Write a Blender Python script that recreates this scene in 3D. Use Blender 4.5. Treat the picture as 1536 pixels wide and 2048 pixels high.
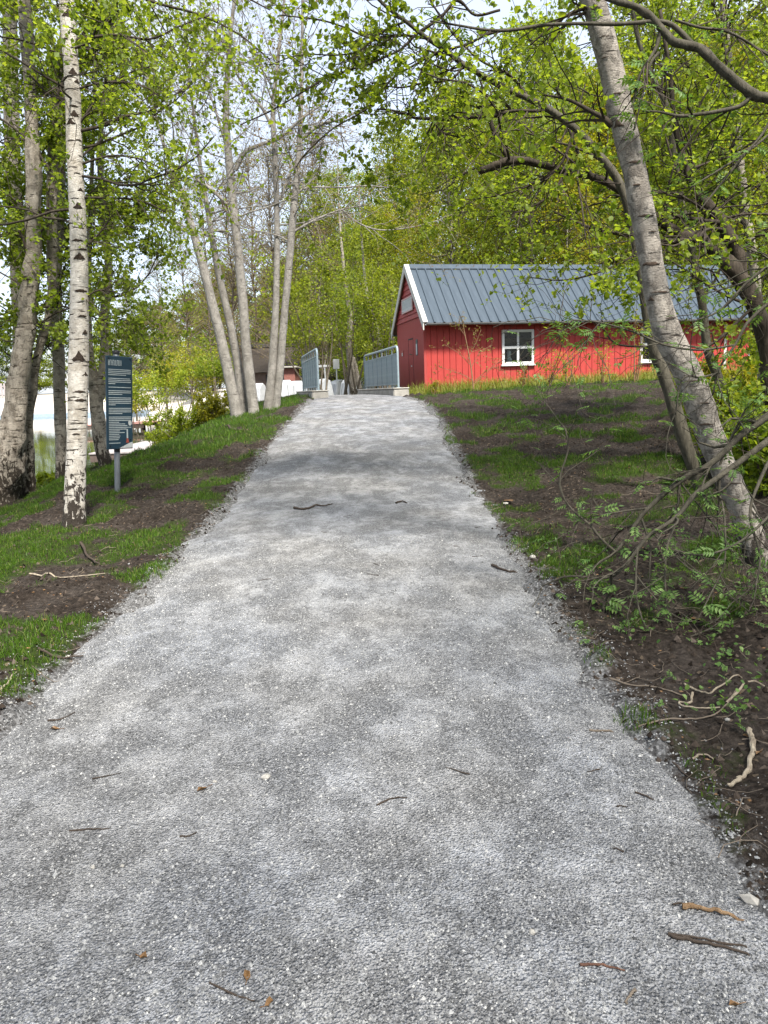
import bpy, math, random
import numpy as np
from mathutils import Vector, Matrix

for _o in list(bpy.data.objects):
    bpy.data.objects.remove(_o, do_unlink=True)
SC = bpy.context.scene
COL = SC.collection
random.seed(7)
RNG = np.random.default_rng(11)

# ---------------------------------------------------------------- camera
F_PX, CX, CY = 1480.0, 768.0, 1024.0            # photograph is 1536 x 2048
PITCH, ROLL = math.atan2(244.0, F_PX), math.radians(1.9)
CAM = np.array([0.0, 0.0, 1.55])
_F = np.array([0, math.cos(PITCH), -math.sin(PITCH)])
_R0 = np.array([1.0, 0, 0]); _U0 = np.array([0, math.sin(PITCH), math.cos(PITCH)])
_R = math.cos(ROLL) * _R0 - math.sin(ROLL) * _U0
_U = math.sin(ROLL) * _R0 + math.cos(ROLL) * _U0
cam_data = bpy.data.cameras.new("camera")
cam_data.sensor_fit = 'VERTICAL'; cam_data.sensor_height = 36.0
cam_data.lens = 36.0 * F_PX / 2048.0
cam_data.clip_start = 0.05; cam_data.clip_end = 3000.0
cam = bpy.data.objects.new("camera", cam_data); COL.objects.link(cam)
cam.matrix_world = Matrix(((_R[0], _U[0], -_F[0], CAM[0]), (_R[1], _U[1], -_F[1], CAM[1]),
                           (_R[2], _U[2], -_F[2], CAM[2]), (0, 0, 0, 1)))
SC.camera = cam

# ---------------------------------------------------------------- sky, sun, exposure
SUN_EL, SUN_AZ = math.radians(56), math.radians(24)     # behind the camera, to its right
to_sun = Vector((math.sin(SUN_AZ) * math.cos(SUN_EL), -math.cos(SUN_AZ) * math.cos(SUN_EL), math.sin(SUN_EL)))
world = bpy.data.worlds.new("World"); SC.world = world; world.use_nodes = True
wn = world.node_tree; wn.nodes.clear()
w_out = wn.nodes.new('ShaderNodeOutputWorld'); w_bg = wn.nodes.new('ShaderNodeBackground')
w_sky = wn.nodes.new('ShaderNodeTexSky'); w_sky.sky_type = 'NISHITA'; w_sky.sun_disc = False
w_sky.sun_elevation = SUN_EL; w_sky.sun_rotation = math.pi - SUN_AZ
w_sky.air_density = 1.0; w_sky.dust_density = 2.0; w_sky.ozone_density = 1.0
w_bg.inputs['Strength'].default_value = 0.15
# thin even veil of high cloud over the blue
w_tc = wn.nodes.new('ShaderNodeTexCoord'); w_nz = wn.nodes.new('ShaderNodeTexNoise'); w_nz.inputs['Scale'].default_value = 2.2; w_nz.inputs['Detail'].default_value = 5
w_rp = wn.nodes.new('ShaderNodeMapRange'); w_rp.inputs['From Min'].default_value = .3; w_rp.inputs['From Max'].default_value = .7; w_rp.inputs['To Min'].default_value = .55; w_rp.inputs['To Max'].default_value = .9
w_mx = wn.nodes.new('ShaderNodeMix'); w_mx.data_type = 'RGBA'; w_mx.inputs[7].default_value = (2.15, 2.27, 2.48, 1)
wn.links.new(w_tc.outputs['Generated'], w_nz.inputs['Vector']); wn.links.new(w_nz.outputs['Fac'], w_rp.inputs['Value'])
wn.links.new(w_rp.outputs[0], w_mx.inputs[0]); wn.links.new(w_sky.outputs[0], w_mx.inputs[6])
wn.links.new(w_mx.outputs[2], w_bg.inputs[0]); wn.links.new(w_bg.outputs[0], w_out.inputs[0])
sun_d = bpy.data.lights.new("sun", 'SUN'); sun_d.energy = 3.7; sun_d.angle = math.radians(9)
sun_d.color = (1.0, 0.95, 0.87)
sun = bpy.data.objects.new("sun", sun_d); COL.objects.link(sun)
sun.rotation_euler = to_sun.to_track_quat('Z', 'Y').to_euler(); sun.location = (20, -30, 40)
vs = SC.view_settings
vs.view_transform = 'Standard'; vs.look = 'None'; vs.gamma = 1.0; vs.use_curve_mapping = False
vs.exposure = 1.7
SC.render.engine = 'CYCLES'
SC.cycles.max_bounces = 5; SC.cycles.diffuse_bounces = 3; SC.cycles.glossy_bounces = 3
SC.cycles.transmission_bounces = 4; SC.cycles.transparent_max_bounces = 6
SC.cycles.caustics_reflective = False; SC.cycles.caustics_refractive = False
SC.cycles.use_denoising = True

# ---------------------------------------------------------------- pixel -> place
def ray(px, py):
    return _F + (px - CX) / F_PX * _R - (py - CY) / F_PX * _U
def P(px, py, D):
    """the point seen at a pixel of the photograph, D metres ahead (world y)"""
    d = ray(px, py); return CAM + d * (D / d[1])

# ---------------------------------------------------------------- noise and terrain
def _hash(ix, iy, s):
    h = (ix.astype(np.int64) * 374761393 + iy.astype(np.int64) * 668265263 + s * 1274126177) & 0xFFFFFFFF
    h = ((h ^ (h >> 13)) * 1274126177) & 0xFFFFFFFF
    h = h ^ (h >> 16)
    return (h & 0xFFFF) / 65535.0
def vnoise(x, y, s=0):
    x = np.asarray(x, float); y = np.asarray(y, float)
    ix = np.floor(x); iy = np.floor(y); fx = x - ix; fy = y - iy
    fx = fx * fx * (3 - 2 * fx); fy = fy * fy * (3 - 2 * fy)
    a = _hash(ix, iy, s); b = _hash(ix + 1, iy, s); c = _hash(ix, iy + 1, s); d = _hash(ix + 1, iy + 1, s)
    return (a * (1 - fx) + b * fx) * (1 - fy) + (c * (1 - fx) + d * fx) * fy
def fbm(x, y, s=0, o=4):
    r = 0; a = 0.5; t = 0
    for k in range(o):
        r = r + a * vnoise(x * 2 ** k, y * 2 ** k, s + k * 17); t += a; a *= .5
    return r / t
_yy = np.arange(-60, 700, 0.1)
_zz = np.interp(_yy, [-60, -10, 0, 3.4, 4.6, 8.6, 11.5, 16, 20, 22, 27, 32, 40, 60, 120, 700],
                [-.6, -.2, 0, .1, .15, .33, .72, 1.15, 1.38, 1.42, 1.42, 1.12, .88, .95, 2.6, 6])
_k = np.exp(-0.5 * (np.arange(-30, 31) / 8.0) ** 2); _k /= _k.sum()
_zz = np.convolve(np.pad(_zz, 30, mode='edge'), _k, 'valid')
def zp(y): return np.interp(y, _yy, _zz)
def xc(y): return np.interp(y, [0, 15, 18, 21, 26, 32, 40], [-.37, -.33, -.42, -.70, -1.75, -3.3, -5.2])
def hw(y): return np.interp(y, [0, 14, 18, 20.5, 21.5, 40], [1.35, 1.38, 1.3, 1.2, 1.0, 1.0])
def xb(y): return np.interp(y, [-60, 17, 24, 30, 95, 130], [-1.73, -1.73, -2.6, -4, -20.2, -28])
def height0(x, y):
    x = np.asarray(x, float); y = np.asarray(y, float)
    s = np.interp(y, [0, 10, 12, 14, 22], [1, 1, 1.08, 1.2, 1.75])
    d = np.maximum(0, xb(y) - x) * s
    drop = np.interp(d, [0, .8, 1.5, 2.5, 3.5, 4.2, 5, 6, 8, 12, 30], [0, .05, .10, .23, .45, .66, .95, 1.33, 2.1, 2.8, 3.3])
    h = zp(y) - drop + 0.05 * np.clip((x - 1.2) / 2.0, 0, 3)
    h = np.maximum(h, -2.2 + 0 * x)
    beach = np.interp(y, [90, 100, 124, 145, 700], [-2.2, -.5, 2.5, 3.0, 7])
    h = np.where(x < -10, np.maximum(h, beach), h)
    return h
def pathmask(x, y):
    """1 on the gravel, 0 off it"""
    e = hw(y) + 0.16 * (fbm(x * 1.2 + 5, y * 1.2, 3, 3) - .5) * 2 + 0.09 * (fbm(x * 6 + 1, y * 6, 13, 3) - .5) * 2 - np.abs(x - xc(y))
    return np.clip(e / 0.16 + .5, 0, 1)
def height(x, y):
    x = np.asarray(x, float); y = np.asarray(y, float)
    h = height0(x, y)
    near = np.clip((40 - y) / 15, 0, 1) * np.clip((30 - np.abs(x)) / 10, 0, 1)
    off = 1 - pathmask(x, y)
    bump = (fbm(x * .7, y * .7, 21, 2) - .5) * .12 + (fbm(x * 3.2, y * 3.2, 31, 3) - .5) * .10 + (fbm(x * 11, y * 11, 41, 2) - .5) * .035
    clod = np.clip(fbm(x * 5.5, y * 5.5, 55, 2) - .58, 0, 1) * .22
    return h + near * (off * (bump + clod + .012) - (1 - off) * 0.05)
def path_height(x, y):
    e = np.abs(x - xc(y)) / hw(y)
    return height0(x, y) + 0.012 - 0.03 * np.clip(e + .10 * (fbm(x * 5, y * 5, 23, 3) - .5), 0, 1.3) ** 4 + (fbm(x * 1.1, y * 1.1, 77, 2) - .5) * .018
def ground(x, y):
    return max(float(height(x, y)), float(path_height(np.float64(x), np.float64(y))) if abs(x - float(xc(y))) < hw(y) - .05 else -9)
def G(px, py, ymax=60):
    d = ray(px, py); d = d / d[1]
    ts = np.arange(1.2, ymax, 0.02)
    pts = CAM + ts[:, None] * d
    z = height0(pts[:, 0], pts[:, 1])
    i = np.argmax(pts[:, 2] <= z)
    if pts[i, 2] > z[i]: i = len(ts) - 1
    x, y = pts[i, 0], pts[i, 1]
    return np.array([x, y, ground(x, y)])

# grass patches seen in the photograph (centre pixel, half sizes in pixels), turned into places on the ground
_gp = [(70, 1300, 150, 75), (20, 1390, 120, 40), (160, 1110, 190, 28), (330, 1135, 150, 22), (470, 965, 150, 18), (330, 905, 160, 30),
       (230, 945, 120, 30), (480, 850, 110, 22), (560, 805, 60, 12), (60, 1060, 110, 20), (290, 1040, 60, 22), (60, 1010, 90, 25), (420, 870, 120, 25),
       (1240, 955, 150, 34), (1120, 925, 150, 22), (1010, 865, 110, 16), (1200, 840, 140, 10), (1050, 940, 70, 16), (950, 835, 60, 8),
       (1250, 1240, 110, 50), (1160, 1120, 130, 28), (1060, 1090, 70, 22), (1400, 1100, 110, 26), (1480, 1340, 110, 45), (1260, 1440, 60, 20),
       (1420, 1230, 120, 30), (1120, 1160, 60, 18), (1330, 1010, 90, 14), (1180, 1330, 60, 30), (1380, 880, 120, 12)]
GP = []
for (a, b, ra, rb) in _gp:
    c = G(a, b); c2 = G(a, b + rb); c1 = G(a, b - rb)
    GP.append((c[0], c[1], ra * c[1] / F_PX, max(.12, (c1[1] - c2[1]) / 2)))
_bp = [(340, 1030, 170, 30), (90, 1035, 130, 28), (110, 1190, 190, 28), (400, 930, 110, 10), (300, 985, 100, 12), (150, 990, 90, 10), (500, 905, 70, 10)]
BP = []
for (a, b, ra, rb) in _bp:
    c = G(a, b); c2 = G(a, b + rb); c1 = G(a, b - rb)
    BP.append((c[0], c[1], ra * c[1] / F_PX, max(.12, (c1[1] - c2[1]) / 2)))
def grassmask(x, y):
    m = np.zeros_like(np.asarray(x, float))
    n = fbm(x * 2.2, y * 2.2, 91, 4)
    for (a, b, ra, rb) in GP:
        q = ((x - a) / ra) ** 2 + ((y - b) / rb) ** 2
        m = np.maximum(m, np.clip(1.0 - q + (n - .5) * 3.0, 0, 1))
    for (a, b, ra, rb) in BP:
        q = ((x - a) / ra) ** 2 + ((y - b) / rb) ** 2
        m = m * np.clip(q * 1.6 - .5 + (n - .5) * 1.5, 0, 1)
    base = np.clip((n - .52) * 5, 0, 1) * .42 + np.clip((n - .42) * 4, 0, 1) * .5 * (x > 1) * np.clip((y - 6) / 3, 0, 1)
    far = np.clip((y - 19) / 3, 0, 1) * np.clip(1.4 - .3 * (y - 22), 0.5, 1)
    left = np.clip((-x - 3.4) / 2, 0, 1) * np.clip((y - 9.5) / 2, 0, 1) * np.clip((n - .3) * 3, 0, 1)
    m = np.maximum(np.maximum(m, base), np.maximum(far * np.clip(n * 2.2 - .4, 0, 1), left * .9))
    return m * (1 - pathmask(x, y))

# ---------------------------------------------------------------- mesh helpers
class MB:
    def __init__(s): s.v = []; s.t = []; s.q = []; s.n = 0
    def add(s, v, t=None, q=None):
        v = np.asarray(v, float).reshape(-1, 3)
        if t is not None and len(t): s.t.append(np.asarray(t, np.int64).reshape(-1, 3) + s.n)
        if q is not None and len(q): s.q.append(np.asarray(q, np.int64).reshape(-1, 4) + s.n)
        s.v.append(v); s.n += len(v)
    def box(s, lo, hi):
        x0, y0, z0 = lo; x1, y1, z1 = hi
        s.add([(x0, y0, z0), (x1, y0, z0), (x1, y1, z0), (x0, y1, z0), (x0, y0, z1), (x1, y0, z1), (x1, y1, z1), (x0, y1, z1)],
              q=[(0, 3, 2, 1), (4, 5, 6, 7), (0, 1, 5, 4), (1, 2, 6, 5), (2, 3, 7, 6), (3, 0, 4, 7)])
    def bbox(s, lo, hi, b=.006):
        """box with chamfered edges"""
        lo = np.array(lo, float); hi = np.array(hi, float); b = min(b, float((hi - lo).min()) * .45)
        vs = []; idx = {}
        for i in (0, 1):
            for j in (0, 1):
                for k in (0, 1):
                    c = np.array([(lo, hi)[i][0], (lo, hi)[j][1], (lo, hi)[k][2]]); sg = np.array([1 - 2 * i, 1 - 2 * j, 1 - 2 * k])
                    for a in range(3):
                        p = c + sg * b; p[a] = c[a]; idx[(i, j, k, a)] = len(vs); vs.append(p)
        q = []; t = []
        for a in range(3):
            o = [x for x in range(3) if x != a]
            for e in (0, 1):
                ring = []
                for (m, n) in ((0, 0), (1, 0), (1, 1), (0, 1)):
                    key = [0, 0, 0]; key[a] = e; key[o[0]] = m; key[o[1]] = n; ring.append(idx[(*key, a)])
                q.append(ring)
            for m in (0, 1):
                for n in (0, 1):
                    k0 = [0, 0, 0]; k1 = [0, 0, 0]; k0[a] = 0; k1[a] = 1
                    for kk in (k0, k1): kk[o[0]] = m; kk[o[1]] = n
                    q.append([idx[(*k0, o[0])], idx[(*k1, o[0])], idx[(*k1, o[1])], idx[(*k0, o[1])]])
        for i in (0, 1):
            for j in (0, 1):
                for k in (0, 1): t.append([idx[(i, j, k, 0)], idx[(i, j, k, 1)], idx[(i, j, k, 2)]])
        s.add(vs, t=t, q=q)
    def tube(s, pts, rad, n=8, cap=True, rough=0.0, rs=None):
        pts = np.asarray(pts, float); m = len(pts); rad = np.broadcast_to(np.asarray(rad, float), (m,))
        tan = np.gradient(pts, axis=0); tan /= np.linalg.norm(tan, axis=1)[:, None] + 1e-12
        u = np.cross(tan[0], (0.31, 0.95, 0.1)); u /= np.linalg.norm(u) + 1e-12
        us = np.empty((m, 3)); us[0] = u
        for i in range(1, m):
            u = us[i - 1] - tan[i] * np.dot(us[i - 1], tan[i]); us[i] = u / (np.linalg.norm(u) + 1e-12)
        vs_ = np.cross(tan, us)
        a = np.arange(n) * 2 * math.pi / n
        r = rad[:, None] * np.ones((1, n))
        if rough:
            g = (rs or RNG).normal(0, 1, (m, n))
            for _ in range(2): g = (g + np.roll(g, 1, 0) + np.roll(g, -1, 0) + np.roll(g, 1, 1) + np.roll(g, -1, 1)) / 4
            r = r * (1 + rough * g)
        V = pts[:, None, :] + r[:, :, None] * (np.cos(a)[None, :, None] * us[:, None, :] + np.sin(a)[None, :, None] * vs_[:, None, :])
        V = V.reshape(-1, 3)
        i = np.arange(m - 1)[:, None] * n; j = np.arange(n)[None, :]; j2 = (j + 1) % n
        q = np.stack([i + j, i + j2, i + n + j2, i + n + j], -1).reshape(-1, 4)
        if cap:
            V = np.vstack([V, pts[-1] + tan[-1] * rad[-1] * .3])
            b = (m - 1) * n
            t = [(b + k, b + (k + 1) % n, m * n) for k in range(n)]
            s.add(V, t=t, q=q)
        else: s.add(V, q=q)
    def prism(s, prof, axis, lo, hi):
        """extrude a 2-D convex profile (list of points) along axis 0/1/2"""
        o = [x for x in range(3) if x != axis]; n = len(prof); V = []
        for e in (lo, hi):
            for p in prof:
                w = [0, 0, 0]; w[axis] = e; w[o[0]] = p[0]; w[o[1]] = p[1]; V.append(w)
        q = [(k, (k + 1) % n, n + (k + 1) % n, n + k) for k in range(n)]
        t = [(0, k + 1, k) for k in range(1, n - 1)] + [(n, n + k, n + k + 1) for k in range(1, n - 1)]
        s.add(V, t=t, q=q)
    def mesh(s, name, mat=None, smooth=False, origin=None):
        me = bpy.data.meshes.new(name)
        V = np.vstack(s.v) if s.v else np.zeros((0, 3))
        if origin is not None: V = V - np.asarray(origin)
        T = np.vstack(s.t) if s.t else np.zeros((0, 3), np.int64)
        Q = np.vstack(s.q) if s.q else np.zeros((0, 4), np.int64)
        loops = np.concatenate([T.ravel(), Q.ravel()]).astype(np.int32)
        me.vertices.add(len(V)); me.vertices.foreach_set('co', V.ravel().astype(np.float32))
        me.loops.add(len(loops)); me.loops.foreach_set('vertex_index', loops)
        nf = len(T) + len(Q); me.polygons.add(nf)
        st = np.concatenate([np.arange(len(T)) * 3, len(T) * 3 + np.arange(len(Q)) * 4]).astype(np.int32)
        tot = np.concatenate([np.full(len(T), 3), np.full(len(Q), 4)]).astype(np.int32)
        me.polygons.foreach_set('loop_start', st); me.polygons.foreach_set('loop_total', tot)
        me.polygons.foreach_set('use_smooth', np.full(nf, bool(smooth)))
        me.update(calc_edges=True); me.validate()
        if mat: me.materials.append(mat)
        return me
    def build(s, name, mat, parent=None, smooth=False, origin=None):
        o = bpy.data.objects.new(name, s.mesh(name, mat, smooth, origin)); COL.objects.link(o)
        if parent is not None: o.parent = parent
        return o

def put(name, me, parent=None, loc=(0, 0, 0), rot=(0, 0, 0), scale=None):
    o = bpy.data.objects.new(name, me); COL.objects.link(o)
    o.parent = parent; o.location = loc; o.rotation_euler = rot
    if scale: o.scale = scale
    return o
def tag(o, label=None, cat=None, group=None, kind=None):
    if label: o['label'] = label
    if cat: o['category'] = cat
    if group: o['group'] = group
    if kind: o['kind'] = kind
    return o
def empty(name, loc, rz=0, label=None, cat=None, group=None):
    o = bpy.data.objects.new(name, None); COL.objects.link(o); o.empty_display_size = .2
    o.location = tuple(loc); o.rotation_euler = (0, 0, rz)
    return tag(o, label, cat, group)
def copy_tree(o, parent=None):
    c = o.copy(); COL.objects.link(c); c.parent = parent
    for ch in o.children: copy_tree(ch, c)
    return c
def catmull(pts, n=6):
    pts = np.asarray(pts, float); k = len(pts)
    p = np.vstack([2 * pts[0] - pts[1], pts, 2 * pts[-1] - pts[-2]]); out = []
    t = np.arange(n)[:, None] / n
    for i in range(1, k):
        a, b, c, d = p[i - 1], p[i], p[i + 1], p[i + 2]
        out.append(.5 * ((2 * b) + (-a + c) * t + (2 * a - 5 * b + 4 * c - d) * t ** 2 + (-a + 3 * b - 3 * c + d) * t ** 3))
    return np.vstack(out + [pts[-1:]])

# ---------------------------------------------------------------- materials
class MT:
    def __init__(s, name):
        s.m = bpy.data.materials.new(name); s.m.use_nodes = True; s.N = s.m.node_tree.nodes; s.L = s.m.node_tree.links
        s.b = s.N['Principled BSDF']; s.out = s.N['Material Output']; s.b.inputs['Roughness'].default_value = .85
        s.b.inputs['Specular IOR Level'].default_value = .25
        s._tc = None
    def tc(s, scale=None, kind='Object'):
        if s._tc is None: s._tc = s.N.new('ShaderNodeTexCoord')
        if scale is None: return s._tc.outputs[kind]
        mp = s.N.new('ShaderNodeMapping'); mp.inputs['Scale'].default_value = scale
        s.L.new(s._tc.outputs[kind], mp.inputs['Vector']); return mp.outputs[0]
    def noise(s, scale, detail=4, rough=.55, vec=None, dist=0):
        n = s.N.new('ShaderNodeTexNoise'); n.inputs['Scale'].default_value = scale; n.inputs['Detail'].default_value = detail
        n.inputs['Roughness'].default_value = rough; n.inputs['Distortion'].default_value = dist
        s.L.new(vec if vec is not None else s.tc(), n.inputs['Vector']); return n.outputs['Fac']
    def vor(s, scale, feature='F1', out='Color', vec=None, rnd=1):
        n = s.N.new('ShaderNodeTexVoronoi'); n.feature = feature; n.inputs['Scale'].default_value = scale
        n.inputs['Randomness'].default_value = rnd
        s.L.new(vec if vec is not None else s.tc(), n.inputs['Vector']); return n.outputs[out]
    def ramp(s, fac, stops):
        n = s.N.new('ShaderNodeValToRGB'); e = n.color_ramp.elements
        while len(e) < len(stops): e.new(.5)
        for el, (p, c) in zip(e, stops):
            el.position = p; el.color = (c, c, c, 1) if isinstance(c, (int, float)) else (*c, 1)
        s.L.new(fac, n.inputs['Fac']); return n.outputs['Color']
    def mix(s, fac, a, b, mode='MIX'):
        n = s.N.new('ShaderNodeMix'); n.data_type = 'RGBA'; n.blend_type = mode
        for k, v in ((0, fac), (6, a), (7, b)):
            if hasattr(v, 'is_linked') or isinstance(v, bpy.types.NodeSocket): s.L.new(v, n.inputs[k])
            elif isinstance(v, (int, float)) and k == 0: n.inputs[k].default_value = v
            else: n.inputs[k].default_value = (v, v, v, 1) if isinstance(v, (int, float)) else (*v, 1)
        return n.outputs[2]
    def math(s, op, a, b=None):
        n = s.N.new('ShaderNodeMath'); n.operation = op
        for k, v in ((0, a), (1, b)):
            if v is None: continue
            if isinstance(v, bpy.types.NodeSocket): s.L.new(v, n.inputs[k])
            else: n.inputs[k].default_value = v
        return n.outputs[0]
    def island(s):
        n = s.N.new('ShaderNodeNewGeometry'); return n.outputs['Random Per Island']
    def objrand(s):
        n = s.N.new('ShaderNodeObjectInfo'); return n.outputs['Random']
    def attr(s, name):
        n = s.N.new('ShaderNodeAttribute'); n.attribute_name = name; return n.outputs['Fac']
    def col(s, c):
        if isinstance(c, bpy.types.NodeSocket): s.L.new(c, s.b.inputs['Base Color'])
        else: s.b.inputs['Base Color'].default_value = (*c, 1)
        return s
    def bump(s, h, strength=.5, dist=.01):
        n = s.N.new('ShaderNodeBump'); n.inputs['Strength'].default_value = strength; n.inputs['Distance'].default_value = dist
        s.L.new(h, n.inputs['Height']); s.L.new(n.outputs[0], s.b.inputs['Normal']); return s
    def rough(s, r, spec=None, metal=None):
        s.b.inputs['Roughness'].default_value = r
        if spec is not None: s.b.inputs['Specular IOR Level'].default_value = spec
        if metal is not None: s.b.inputs['Metallic'].default_value = metal
        return s

def leaf_mat(name, stops, trans=.5, rough=.5):
    t = MT(name); c = t.ramp(t.island(), stops); t.col(c).rough(rough, .3)
    tr = t.N.new('ShaderNodeBsdfTranslucent'); br = t.mix(1.0, c, (1.25, 1.2, .55), 'MULTIPLY'); t.L.new(br, tr.inputs['Color'])
    mx = t.N.new('ShaderNodeMixShader'); mx.inputs[0].default_value = trans
    t.L.new(t.b.outputs[0], mx.inputs[1]); t.L.new(tr.outputs[0], mx.inputs[2]); t.L.new(mx.outputs[0], t.out.inputs['Surface'])
    return t.m
def plain(name, c, rough=.7, spec=.3, metal=0, var=.12, scale=6, bump=0):
    t = MT(name); n = t.noise(scale, 5); c = np.array(c)
    t.col(t.ramp(n, [(.3, tuple(c * (1 - var))), (.7, tuple(np.minimum(c * (1 + var), .95)))])).rough(rough, spec, metal)
    if bump: t.bump(t.noise(scale * 6, 4), bump, .01)
    return t.m
M = {}
M['leaf_birch'] = leaf_mat('leaf_birch', [(0, (.10, .155, .014)), (.5, (.175, .24, .024)), (1, (.27, .33, .05))], .62)
M['leaf_near'] = leaf_mat('leaf_near', [(0, (.10, .155, .012)), (.5, (.165, .23, .02)), (1, (.26, .32, .04))], .64)
M['leaf_rowan'] = leaf_mat('leaf_rowan', [(0, (.06, .13, .03)), (.5, (.10, .19, .045)), (1, (.18, .28, .08))], .45)
M['leaf_wood'] = leaf_mat('leaf_wood', [(0, (.095, .13, .012)), (.5, (.18, .225, .022)), (1, (.29, .33, .04))], .62)
M['leaf_yellow'] = leaf_mat('leaf_yellow', [(0, (.17, .18, .012)), (.5, (.26, .26, .018)), (1, (.36, .34, .03))], .55)
M['leaf_dark'] = leaf_mat('leaf_dark', [(0, (.03, .055, .010)), (.5, (.06, .095, .014)), (1, (.10, .14, .02))], .4)
M['leaf_bud'] = leaf_mat('leaf_bud', [(0, (.15, .09, .045)), (.5, (.20, .15, .05)), (1, (.19, .21, .04))])
M['leaf_bright'] = leaf_mat('leaf_bright', [(0, (.14, .20, .012)), (.5, (.22, .28, .02)), (1, (.32, .36, .03))], .5)
M['leaf_dead'] = leaf_mat('leaf_dead', [(0, (.10, .05, .02)), (1, (.22, .13, .06))], .15)
M['grass'] = leaf_mat('grass', [(0, (.03, .07, .004)), (.6, (.055, .115, .008)), (.9, (.09, .16, .014)), (1, (.20, .18, .07))], .35)
M['grass_light'] = leaf_mat('grass_light', [(0, (.12, .16, .015)), (.6, (.21, .25, .03)), (1, (.34, .31, .12))], .35)

def bark(name, white, dark, tint, line=.53, fissure=0.0, scale=1.0, grain=.6, mottle=.5):
    """pale bark with thin level lines and dark marks; fissure = height below which the bark is broken into dark plates"""
    t = MT(name)
    base = t.ramp(t.noise(7 * scale, 5), [(.3, tint), (.62, white)])
    fine = t.noise(1.0, 5, .7, t.tc((30, 30, 160)))
    base = t.mix(t.ramp(fine, [(.45, 0), (.7, grain)]), base, tuple(np.array(tint) * .55))
    mot = t.ramp(t.noise(1.0, 6, .72, t.tc((16, 16, 11)), .8), [(.50, 0), (.62, mottle)])
    base = t.mix(mot, base, tuple(np.array(tint) * .62))
    pale = t.ramp(t.noise(1.0, 5, .7, t.tc((11, 11, 17)), .4), [(.60, 0), (.68, .6)])
    base = t.mix(pale, base, tuple(np.minimum(np.array(white) * 1.25, .8)))
    lines = t.ramp(t.noise(1.0, 3, .6, t.tc((5 * scale, 5 * scale, 42 * scale))), [(line + .08, 0), (line + .13, 1)])
    c = t.mix(lines, base, dark)
    blot = t.ramp(t.noise(1.0, 4, .6, t.tc((4 * scale, 4 * scale, 9 * scale)), 1.0), [(.66, 0), (.70, 1)])
    c = t.mix(blot, c, tuple(np.array(dark) * 1.6))
    if fissure:
        sx = t.N.new('ShaderNodeSeparateXYZ'); t.L.new(t.tc(), sx.inputs[0])
        hgt = t.math('MULTIPLY', sx.outputs['Z'], 1 / fissure)
        crk = t.noise(1.0, 5, .65, t.tc((20, 20, 9)), .9)
        crk = t.math('SUBTRACT', crk, t.math('MULTIPLY', hgt, .22))
        f = t.ramp(crk, [(.36, 0), (.40, 1)])
        c = t.mix(f, c, dark)
    t.col(c).rough(.8, .2); t.bump(t.math('ADD', t.mix(lines, fine, 0.0), t.math('ADD', mot, t.noise(1.0, 6, .7, t.tc((24, 24, 14)), 1.2))), .9, .014)
    return t.m
M['bark_birch'] = bark('bark_birch', (.56, .53, .48), (.035, .028, .022), (.36, .32, .265), .51, .8, 1, .6, .3)
M['bark_birch_grey'] = bark('bark_birch_grey', (.38, .345, .295), (.04, .032, .025), (.21, .18, .145), .53, .6, 1, .6, .7)
M['bark_old'] = bark('bark_old', (.36, .32, .265), (.036, .028, .02), (.20, .168, .132), .52, 1.0, 1, .6, .7)
M['bark_pale'] = bark('bark_pale', (.285, .268, .24), (.085, .075, .065), (.18, .166, .145), .56, 0, .8, .5, .5)
M['bark_lean'] = bark('bark_lean', (.38, .345, .30), (.05, .042, .034), (.21, .185, .158), .58, .3, 1, .6, .75)
def dark_bark(name, a, b):
    t = MT(name); n = t.noise(1, 6, .65, t.tc((26, 26, 7)), .5)
    t.col(t.ramp(n, [(.3, a), (.7, b)])).rough(.85, .2).bump(n, .8, .02); return t.m
M['bark_dark'] = dark_bark('bark_dark', (.014, .011, .008), (.062, .049, .036))
M['bark_grey'] = dark_bark('bark_grey', (.030, .027, .019), (.098, .088, .066))
M['bark_wood'] = dark_bark('bark_wood', (.05, .04, .03), (.16, .135, .10))
M['twig'] = plain('twig', (.045, .034, .026), .8, .2)
M['twig_light'] = plain('twig_light', (.13, .105, .08), .8, .2)
M['twig_tan'] = dark_bark('twig_tan', (.10, .06, .03), (.26, .17, .095))
M['root_pale'] = dark_bark('root_pale', (.14, .11, .08), (.36, .31, .23))

# ground: soil with green where the grass mask says so, sand at the beach
t = MT('soil')
nz = t.noise(2.2, 6, .65); fine = t.noise(28, 6, .7); med = t.noise(9, 5, .7)
soil = t.ramp(fine, [(.30, (.008, .006, .0045)), (.52, (.030, .023, .018)), (.75, (.085, .067, .054))])
soil = t.mix(t.ramp(nz, [(.4, 0), (.65, .75)]), soil, t.ramp(fine, [(.35, (.028, .022, .018)), (.65, (.105, .088, .075))]))
moss = t.ramp(t.noise(40, 4), [(.3, (.015, .028, .004)), (.7, (.045, .075, .010))])
g = t.math('MULTIPLY', t.attr('grass'), 1.0)
soil = t.mix(t.ramp(t.math('ADD', g, t.math('SUBTRACT', med, .5)), [(.25, 0), (.6, .8)]), soil, moss)
litter = t.ramp(t.vor(45, 'F1', 'Color'), [(.90, 0), (.93, .6)])
soil = t.mix(1.0, soil, (.74, .74, .74), 'MULTIPLY')
soil = t.mix(litter, soil, (.17, .13, .09))
sand = t.ramp(t.noise(.5, 5), [(.3, (.42, .38, .34)), (.7, (.52, .47, .42))])
spl = t.math('ADD', t.attr('spill'), t.math('MULTIPLY', t.math('SUBTRACT', t.noise(14, 5, .7), .5), 1.5))
soil = t.mix(t.ramp(spl, [(.35, 0), (.62, .85)]), soil, t.ramp(t.vor(95), [(0, .04), (.5, .12), (.8, .22), (1, .40)]))
soil = t.mix(t.attr('sand'), soil, sand)
t.col(soil).rough(.95, .1)
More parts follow.
